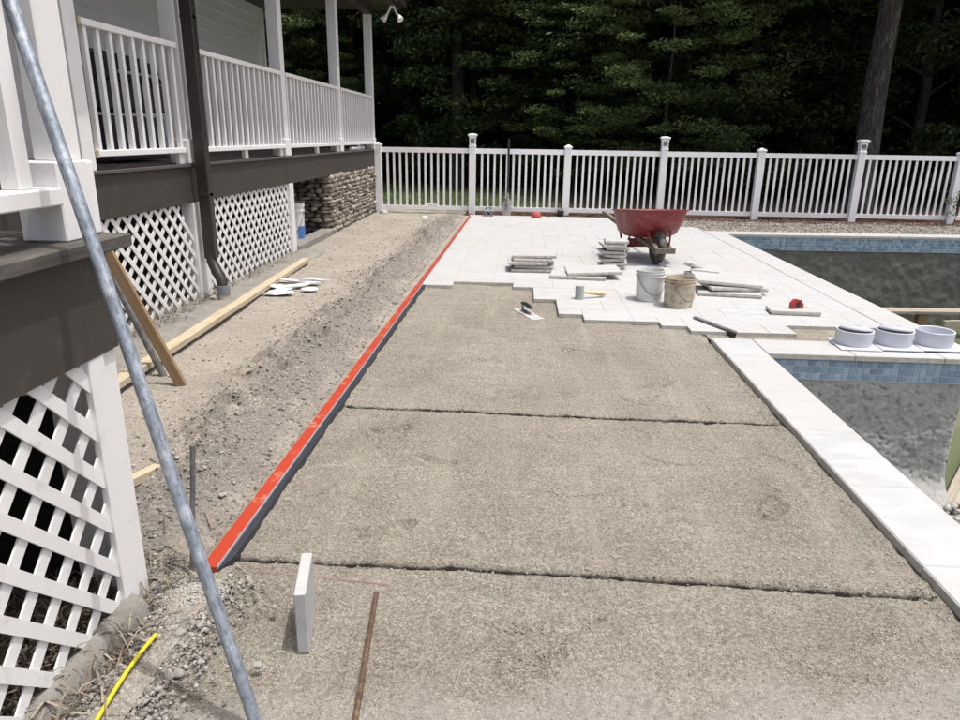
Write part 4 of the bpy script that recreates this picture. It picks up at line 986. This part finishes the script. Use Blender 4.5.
# red cap
cp = empty('baseball_cap', (.27, 13.45, 0), -.5, label='faded red baseball cap on the far edge of the pavers', cat='cap')
b = MB(); b.lathe([(.088, 0), (.09, .03), (.08, .07), (.05, .105), (.02, .118), (.0001, .12)], 24); b.build('crown', 'cap_red', cp, True)
b = MB(); b.poly([(-.07, -.06, .006)]+[(-.075*math.cos(t), -.07-.085*math.sin(t), .006) for t in np.linspace(.1, 3.04, 12)]+[(.07, -.06, .006)], (0, 0, .006)); b.build('brim', 'cap_red', cp)
b = MB(); b.cyl((0, 0, .118), (0, 0, .126), .009, .007, 10); b.build('button', 'cap_red', cp, True)
# foreground steel pole leaning on the ledge
A = Vector((-.622, 1.397, -.035)); T = Vector((-1.229, 1.789, 1.722)); D = T-A; B_ = A+D*1.35
q = D.to_track_quat('Z', 'Y').to_euler(); L = (B_-A).length
pl = inst('steel_pole', MB().cyl((0, 0, 0), (0, 0, L), .0165, .0165, 28, False).mesh('steel_pole', 'galvanised', True), None, A, q, label='galvanised steel pole leaning across the foreground against the porch ledge', cat='pole')
# leaning stake and pipe
def between(name, p0, p1, w_, h_, material, parent=None, **k):
    p0 = Vector(p0); p1 = Vector(p1); d = p1-p0; m_ = MB(); m_.box(-w_/2, w_/2, -h_/2, h_/2, 0, d.length, .002)
    o = m_.build(name, material, parent, **k); o.location = p0; o.rotation_euler = d.to_track_quat('Z', 'Y').to_euler(); return o
between('wooden_stake', (-1.985, 3.87, -.03), (-2.80, 3.72, 2.10), .036, .058, 'stake_wood', label='brown wooden board leaning from the dirt up behind the porch corner', cat='board')
o = MB().cyl((-2.175, 4.03, -.03), (-2.85, 3.85, 2.02), .021, .021, 12).build('thin_pipe', 'grey_steel', None, True, label='thin grey metal pipe leaning beside the brown board', cat='pipe')
# long 2x4 lumber in the dirt
between('lumber', (-2.26, 3.0, .052), (-2.485, 8.05, .035), .088, .040, 'new_lumber', label='long pale pine board lying along the porch skirting', cat='board')
between('lumber_offcut', (-1.80, 2.14, .02), (-1.555, 2.735, .02), .045, .038, 'new_lumber', label='short pale wood piece poking out behind the corner post', cat='board')
# rebar
def rebar(p0, p1, r_, label, mt='rust'):
    p0 = Vector(p0); p1 = Vector(p1); n = int((p1-p0).length/.012); pts = [p0+(p1-p0)*i/n for i in range(n+1)]
    MB().tube(pts, [r_*(1 if i % 2 else 1.16) for i in range(n+1)], 8).build('rebar', mt, None, True, label=label, cat='rebar')
rebar((-1.105, 2.06, -.06), (-1.052, 2.07, .452), .0085, 'taller grey rebar pin standing beside the end of the orange form', 'grey_steel')
rebar((-1.030, 2.005, -.06), (-1.038, 2.00, .135), .0085, 'short rusty rebar pin at the near end of the orange form')
rebar((-.442, 1.985, zs+.012), (-.372, 1.26, zs+.006), .0078, 'rusty rebar rod lying on the sand in the foreground')
# hose
HO = [(-1.047, 1.705, .002), (-1.050, 1.62, .006), (-1.051, 1.55, .003), (-1.047, 1.48, .002), (-1.040, 1.40, .0), (-1.033, 1.33, .0), (-1.03, 1.2, 0)]
MB().tube(HO, .0062, 10).build('air_hose', 'yellow', None, True, label='yellow hose lying in the gravel beside the lattice', cat='hose')
# concrete footing along near lattice, straw
b = MB(); NB = 26
pts = []
for k in range(NB):
    y = .8+k*(1.83-.8)/(NB-1); pts.append((y, fbm(np.array([y]), np.array([0.]), 4, 3)[0]*.03))
VV = []
for y, j in pts:
    for dx, dz_ in ((-.075, .0), (-.06, .034), (-.03, .040), (.0, .030), (.022, -.01), (.03, -.06)):
        VV.append((-1.165+dx+j*.5+.008*random.random(), y, dz_+j*.4+.004*random.random()))
FF = []
for k in range(NB-1):
    for i in range(5): a = k*6+i; FF.append((a, a+1, a+7, a+6))
o = from_arrays('footing_lip', VV, FF, 'concrete', None, True); tag(o, label='rough grey concrete lip under the near lattice', cat='footing')
def straw(name, n, cx, cy, sx, sy, L, zt, **k):
    V = []; Fc = []
    for i in range(n):
        x, y = random.gauss(cx, sx), random.gauss(cy, sy); a = random.uniform(0, 6.28); l_ = random.uniform(.3, 1)*L; w_ = random.uniform(.0012, .004); e = random.uniform(-.15, .7)
        d = Vector((math.cos(a)*math.cos(e), math.sin(a)*math.cos(e), math.sin(e))); s = Vector((-math.sin(a), math.cos(a), 0))*w_; p0 = Vector((x, y, zt+random.uniform(-.01, .03)))
        m_ = p0+d*l_*.5+Vector((0, 0, .12*l_)); p1 = p0+d*l_-Vector((0, 0, .15*l_)); j = len(V)
        V += [p0-s, p0+s, m_+s, m_-s, p1+s*.3, p1-s*.3]; Fc += [(j, j+1, j+2, j+3), (j+3, j+2, j+4, j+5)]
    return tag(from_arrays(name, V, Fc, 'straw'), kind='stuff')
straw('dry_leaves', 5200, -1.38, 1.45, .12, .32, .15, -.03)
straw('dry_grass', 120, -1.215, 1.30, .02, .22, .12, .0)
straw('dead_weeds', 450, -2.80, 5.3, .05, .8, .16, .0)
straw('dead_weeds', 350, -2.80, 7.6, .05, .7, .10, .0)
inst('crawlspace_floor', MB().box(-1.19, 0, 0, 3.2, 0, .01).mesh('crawlspace_floor', 'mulch'), None, (-1.20, -1.2, -.07), kind='structure')
# bigger rocks by the corner
rk = [rock_mesh('rock', s, 1) for s in (1, 2, 4, 5, 8, 9)]
rr_ = random.Random(21); gk = 'pale rocks lying in the corner gravel'
for k in range(34):
    x = rr_.gauss(-.965, .05); y = rr_.uniform(1.42, 2.02); s = rr_.choice((.007, .009, .011, .013, .016))
    x = min(-.80, x + (y-1.7)*.1)
    inst('rock', rk[k % 6], None, (x, y, -.018+s*.35), (rr_.uniform(-.4, .4), rr_.uniform(-.4, .4), rr_.uniform(0, 6)), (s, s, s), label='pale grey limestone rock lying in the gravel by the corner post', cat='rock', group=gk)
for (x, y, s) in ((-.70, 1.60, .014), (-.74, 1.86, .012), (-1.35, 2.9, .014), (-1.20, 2.55, .015), (-1.15, 3.0, .015), (-1.62, 3.6, .014), (-1.3, 4.4, .016)):
    inst('rock', rk[int(s*1000) % 6], None, (x, y, .0+s*.2), (.2, .1, x*9), (s, s, s), label='pale stone lying loose on the bare dirt or sand', cat='rock', group='loose stones on the dirt')
# white scraps
for k, (x, y, a, l_, w_) in enumerate(((-2.24, 6.30, .2, .30, .11), (-2.30, 6.55, -.3, .26, .08), (-2.14, 6.62, .5, .34, .06), (-1.98, 6.48, .1, .16, .07), (-2.33, 6.86, .05, .42, .05), (-2.10, 6.90, 0, .35, .04), (-2.22, 6.44, 1.0, .18, .09), (-2.05, 6.75, -.2, .2, .05))):
    me = rock_mesh('plastic_scrap', 40+k, 1, 'foam_white'); sc3 = (l_*.45, w_*.75, .030)
    for v_ in me.vertices:
        q_ = 1+.35*math.sin(9*v_.co.x+k)*math.cos(7*v_.co.y+2*k); v_.co = (v_.co.x*sc3[0]*q_, v_.co.y*sc3[1]*(2-q_), v_.co.z*sc3[2]*q_)
    inst('plastic_scrap', me, None, (x, y, .026+.004*(k % 3)), (random.uniform(-.1, .1), random.uniform(-.1, .1), a), label='crumpled white scrap lying in the dirt beside the long board', cat='scrap', group='white scraps on the dirt')
# small white bits by the fence
b = MB(); b.cyl((0, 0, 0), (0, 0, .05), .08, .07, 18); b.build('drain_cap', 'pvc', None, True, loc=(-2.66, 13.72, .0), label='round white plastic cap at the foot of the leftmost fence post', cat='cap')
b = MB(); b.box(-.10, .10, -.02, .02, 0, .03, .008); b.build('white_bracket', 'pvc', None, loc=(-1.75, FY(-1.75), .1355), label='small white bracket lying on the bottom fence rail', cat='bracket')
b = MB(); b.box(-.06, .06, -.03, .03, 0, .03, .01); b.build('paper_scrap', 'foam_white', None, loc=(-1.72, 12.7, .03), rot=(.3, .1, .7), label='small white scrap lying on the gravel near the fence', cat='scrap')
b = MB(); b.box(-.06, .06, -.06, .06, 0, .12, .02); b.build('black_box', 'black_plastic', None, loc=(.74, 13.86, .0), label='small black box against the fence post right of the cap', cat='box')
# string across the sand
MB().tube([(-1.0+.12*k, 2.10-.012*k+random.uniform(-.004, .004), zs+.006) for k in range(6)], .0011, 5).build('mason_string', 'string_pink', None, label='thin pink string lying on the sand at the orange form', cat='string')
# planks in the pool
between('scaffold_plank', (4.9, 10.95, -1.04), (9.0, 11.25, -1.04), .26, .042, 'old_plank', label='splattered plank spanning the pool in front of the far wall', cat='plank')
b = MB(); b.box(-.07, .07, -.06, .06, -.42, 0, .005); b.build('plank_support', 'stake_wood', None, loc=(6.2, 11.0, -1.064), label='short wooden block holding up the splattered plank', cat='block')
between('wood_offcut', (6.25, 10.5, -1.10), (6.75, 10.72, -1.13), .05, .09, 'old_plank', label='short wooden offcut jutting from under the splattered plank', cat='board')
between('floating_plank', (6.0, 10.35, -1.445), (9.0, 10.6, -1.445), .09, .03, 'old_plank', label='thin pale board floating on the pool water', cat='plank')
between('wood_plank', (3.50, 5.2, -1.30), (4.6, 6.6, -1.22), .20, .05, 'old_plank', label='pale plank resting in the pool beyond the gunite wall', cat='plank')
between('rusty_board', (3.45, 5.15, -1.36), (4.3, 5.45, -1.30), .12, .05, 'stake_wood', label='brown board crossing under the pale plank in the pool', cat='board')

# ================================================================== PLANTS
def leafcloud(cent, rad, per, size, flat=.45, droop=0, r_=rng, shape='leaf'):
    n = len(cent)*per; C_ = np.repeat(cent, per, 0); Rd = np.repeat(rad, per)
    d = r_.normal(size=(n, 3)); d /= np.linalg.norm(d, axis=1)[:, None]; rr2 = r_.random(n)**.5
    P = C_+d*(Rd*rr2)[:, None]*np.array([1, 1, flat])
    S = size*r_.uniform(.5, 1.3, n)
    a = r_.normal(size=(n, 3)); a[:, 2] *= .45; a[:, 2] -= droop; a /= np.linalg.norm(a, axis=1)[:, None]
    up = np.array([0, 0, 1.])+r_.normal(size=(n, 3))*.55; s = np.cross(a, up); s /= np.linalg.norm(s, axis=1)[:, None]+1e-6
    asp = .40 if shape == 'leaf' else .13
    V = np.stack([P-a*S[:, None], P+s*S[:, None]*asp, P+a*S[:, None], P-s*S[:, None]*asp], 1).reshape(-1, 3)
    return V, (np.arange(n)*4)[:, None]+np.arange(4)[None]
def crown_mesh(name, seed, R_, z0, z1, nc, per, size, mt, kind='round', flat=.4):
    r_ = np.random.default_rng(seed); t = r_.random(nc); z = z0+(z1-z0)*t
    if kind == 'cone': rad = R_*(1.05-t)**.8*(.6+.4*np.sin(t*40)**2)
    else: rad = R_*np.sqrt(np.clip(1-(2*t-.95)**2*.85, .1, 1))
    a = r_.uniform(0, 6.283, nc); q = rad*(.35+.65*r_.random(nc)**.5)
    cent = np.stack([q*np.cos(a), q*np.sin(a), z+r_.normal(0, .15, nc)], 1)
    V, Fc = leafcloud(cent, r_.uniform(.35, .95, nc)*R_/3.2, per, size, flat, .15, r_, 'leaf' if mt != 'needle' else 'needle')
    me = bpy.data.meshes.new(name); nf = len(Fc); me.vertices.add(len(V)); me.vertices.foreach_set('co', V.astype(np.float32).ravel())
    me.loops.add(nf*4); me.loops.foreach_set('vertex_index', Fc.astype(np.int32).ravel()); me.polygons.add(nf)
    me.polygons.foreach_set('loop_start', (np.arange(nf)*4).astype(np.int32)); me.polygons.foreach_set('loop_total', np.full(nf, 4, np.int32)); me.update(calc_edges=True); me.materials.append(M[mt])
    return me, cent
def trunk_mesh(name, seed, r0__, h, cent=None, lean=.02, nb=14):
    rd = random.Random(seed); m_ = MB(); pts = [(0, 0, -.2)]; x = y = 0; n = 12
    for k in range(1, n+1): x += rd.uniform(-lean, lean)*h/n*3; y += rd.uniform(-lean, lean)*h/n*3; pts.append((x, y, h*k/n))
    m_.tube(pts, [r0__*1.25]+[r0__*(1-.8*k/n) for k in range(1, n+1)], 12)
    if cent is not None:
        for c in rd.sample(list(range(len(cent))), min(nb, len(cent))):
            cx, cy, cz = cent[c]; zb = max(.8, cz-.35*math.hypot(cx, cy)-.3); k = min(n-1, zb/h*n); p0 = Vector(pts[int(k)]).lerp(Vector(pts[int(k)+1]), k-int(k)) if int(k)+1 < len(pts) else Vector(pts[-1])
            mid = p0.lerp(Vector((cx, cy, cz)), .5)+Vector((0, 0, .15)); m_.tube([p0, mid, (cx, cy, cz)], [r0__*.28, r0__*.16, r0__*.05], 6)
    return m_.mesh(name, 'bark', True)
KINDS = {}
KINDS['broad'] = [(crown_mesh('crown', s, 3.6, .3, 13, 300, 260, .092, 'leaf'), s) for s in (31, 32, 33)]
KINDS['light'] = [(crown_mesh('crown', s, 2.6, .6, 7.0, 180, 260, .062, 'leaf_light', 'round', .28), s) for s in (41,)]
KINDS['pine'] = [(crown_mesh('crown', s, 3.4, 2.6, 17, 280, 260, .14, 'needle', 'cone', .35), s) for s in (51, 52)]
KINDS['tall'] = [(crown_mesh('crown', s, 3.8, 5.2, 17, 200, 260, .11, 'leaf'), s) for s in (61,)]
TR = {}
for kd, lst in KINDS.items():
    TR[kd] = [(cm, trunk_mesh('trunk', s, {'broad': .17, 'light': .07, 'pine': .22, 'tall': .30}[kd], {'broad': 12, 'light': 5, 'pine': 17, 'tall': 17}[kd], cent, nb=5 if kd == 'light' else 14)) for (cm, cent), s in lst]
LAB = {'broad': 'leafy broadleaf tree', 'light': 'lighter green small tree at the wood edge behind the fence',
       'pine': 'feathery evergreen', 'tall': 'tall tree with bare lower trunk'}
NTH = ('first', 'second', 'third', 'fourth', 'fifth', 'sixth', 'seventh', 'eighth')
def where(x, y):
    f = x*14/y
    if f < FX[0]: return 'seen past the porch' if f > -9 else 'beyond the porch at far left'
    for i in range(len(FX)-1):
        if FX[i] <= f < FX[i+1]: return 'behind the %s fence bay from left' % NTH[i]
    return 'beyond the right end of the fence'
def side(x, y):
    f = x*14/y; return ' near its left' if (f-FX[0]) % 1.8 < .9 else ' near its right'
def tree(kd, v, x, y, rz, s, label=None, group='trees of the dark wood behind the fence'):
    cm, tm_ = TR[kd][v % len(TR[kd])]
    e = empty({'broad': 'broadleaf_tree', 'light': 'small_tree', 'pine': 'evergreen_tree', 'tall': 'tall_tree'}[kd], (x, y, -.1), rz, label=label or LAB[kd]+', '+('front rank ' if y < 26.3 else 'second rank ' if y < 31 else 'deeper rank ')+where(x, y)+side(x, y), cat='tree', group=group)
    e.scale = (s, s, s); inst('crown', cm, e); inst('trunk', tm_, e)
tree('tall', 0, -2.05, 22.5, .4, .78, 'dark trunked tree with low spreading limbs left of the lantern post', None)
tree('tall', 0, 7.75, 17.2, 2.4, .94, 'tall pine like tree with thick bark trunk behind the fence at right', None)
tree('light', 0, 3.6, 19.3, 1.0, .95, 'pale green layered small tree behind the middle of the fence', None)
tree('light', 0, -7.6, 22.5, 3.0, .95, 'light green leafy tree seen between the porch posts', None)
tree('light', 0, 1.5, 21.5, 4.0, .8, 'yellowish green young tree standing just left of the pale layered one', None)
rt = random.Random(77); k = 0
for row, (yy, sp, off) in enumerate(((24.5, 4.3, 0), (28.5, 4.2, 2), (33, 4.6, 1), (38, 5.0, 0))):
    x = -19-row*3+off
    while x < 19+row*4:
        kd = rt.choice(('broad', 'broad', 'pine')) if row else rt.choice(('broad', 'pine', 'broad', 'tall'))
        tree(kd, k, x+rt.uniform(-1, 1), yy+rt.uniform(-1.2, 1.2), rt.uniform(0, 6.28), rt.uniform(.85, 1.15)); x += sp; k += 1
for x, yy in ((10.5, 20.5), (14, 20), (6.3, 21.5), (12.3, 23)): tree('broad', k, x, yy, rt.uniform(0, 6), rt.uniform(.8, 1)); k += 1
# the far wood reads as one mass
nc = 900; cent = np.c_[rng.uniform(-55, 60, nc), rng.uniform(44, 50, nc), rng.uniform(0, 17, nc)]
V, Fc = leafcloud(cent, rng.uniform(1.2, 2.6, nc), 90, .42, .7, 0, rng)
arrays('far_wood', V, Fc, 'leaf', None, False, kind='stuff')
# undergrowth at the wood edge
nc = 420; cent = np.c_[rng.uniform(-14, 20, nc), rng.uniform(22, 27, nc), rng.uniform(0, 1.0, nc)]; keep = (cent[:, 0] > -1) | (cent[:, 1] > 25.5); cent = cent[keep]
V, Fc = leafcloud(cent, rng.uniform(.4, .9, len(cent)), 90, .09, .6, 0, rng)
arrays('undergrowth', V, Fc, 'leaf', None, False, kind='stuff')
# grass blades on the lawn seen through the pickets
n = 26000; P = np.c_[rng.uniform(-7, 3, n), 14.8+rng.random(n)**.8*9, np.full(n, -.1)]; h_ = rng.uniform(.03, .10, n); a = rng.uniform(0, 6.28, n); ww = .006
dx = np.stack([np.cos(a)*ww, np.sin(a)*ww, 0*a], 1); tip = P+np.c_[rng.normal(0, .02, n), rng.normal(0, .02, n), h_]
V = np.stack([P-dx, P+dx, tip], 1).reshape(-1, 3); arrays('grass', V, (np.arange(n)*3)[:, None]+np.arange(3)[None], 'leaf_light', None, False, kind='stuff')
# vine climbing the fence at the right edge
vn = empty('climbing_vine', (8.02, 13.84, 0), label='small leafy vine climbing the fence post at the right edge', cat='vine')
b = MB(); b.tube([(0, 0, -.05), (.03, -.02, .25), (-.04, -.01, .5), (.02, -.01, .72)], [.008, .007, .005, .003], 6); b.tube([(.03, -.02, .25), (-.12, -.03, .35), (-.2, -.02, .45)], [.005, .004, .002], 6); b.build('stem', 'bark', vn, True)
cent = np.array([(0, -.03, .3), (-.08, -.03, .42), (-.18, -.02, .45), (.02, -.03, .55), (.03, -.02, .7), (.08, -.03, .42), (-.1, -.03, .2)])
V, Fc = leafcloud(cent, np.full(7, .10), 26, .032, .9, 0, rng); arrays('foliage', V, Fc, 'vine_leaf', vn)
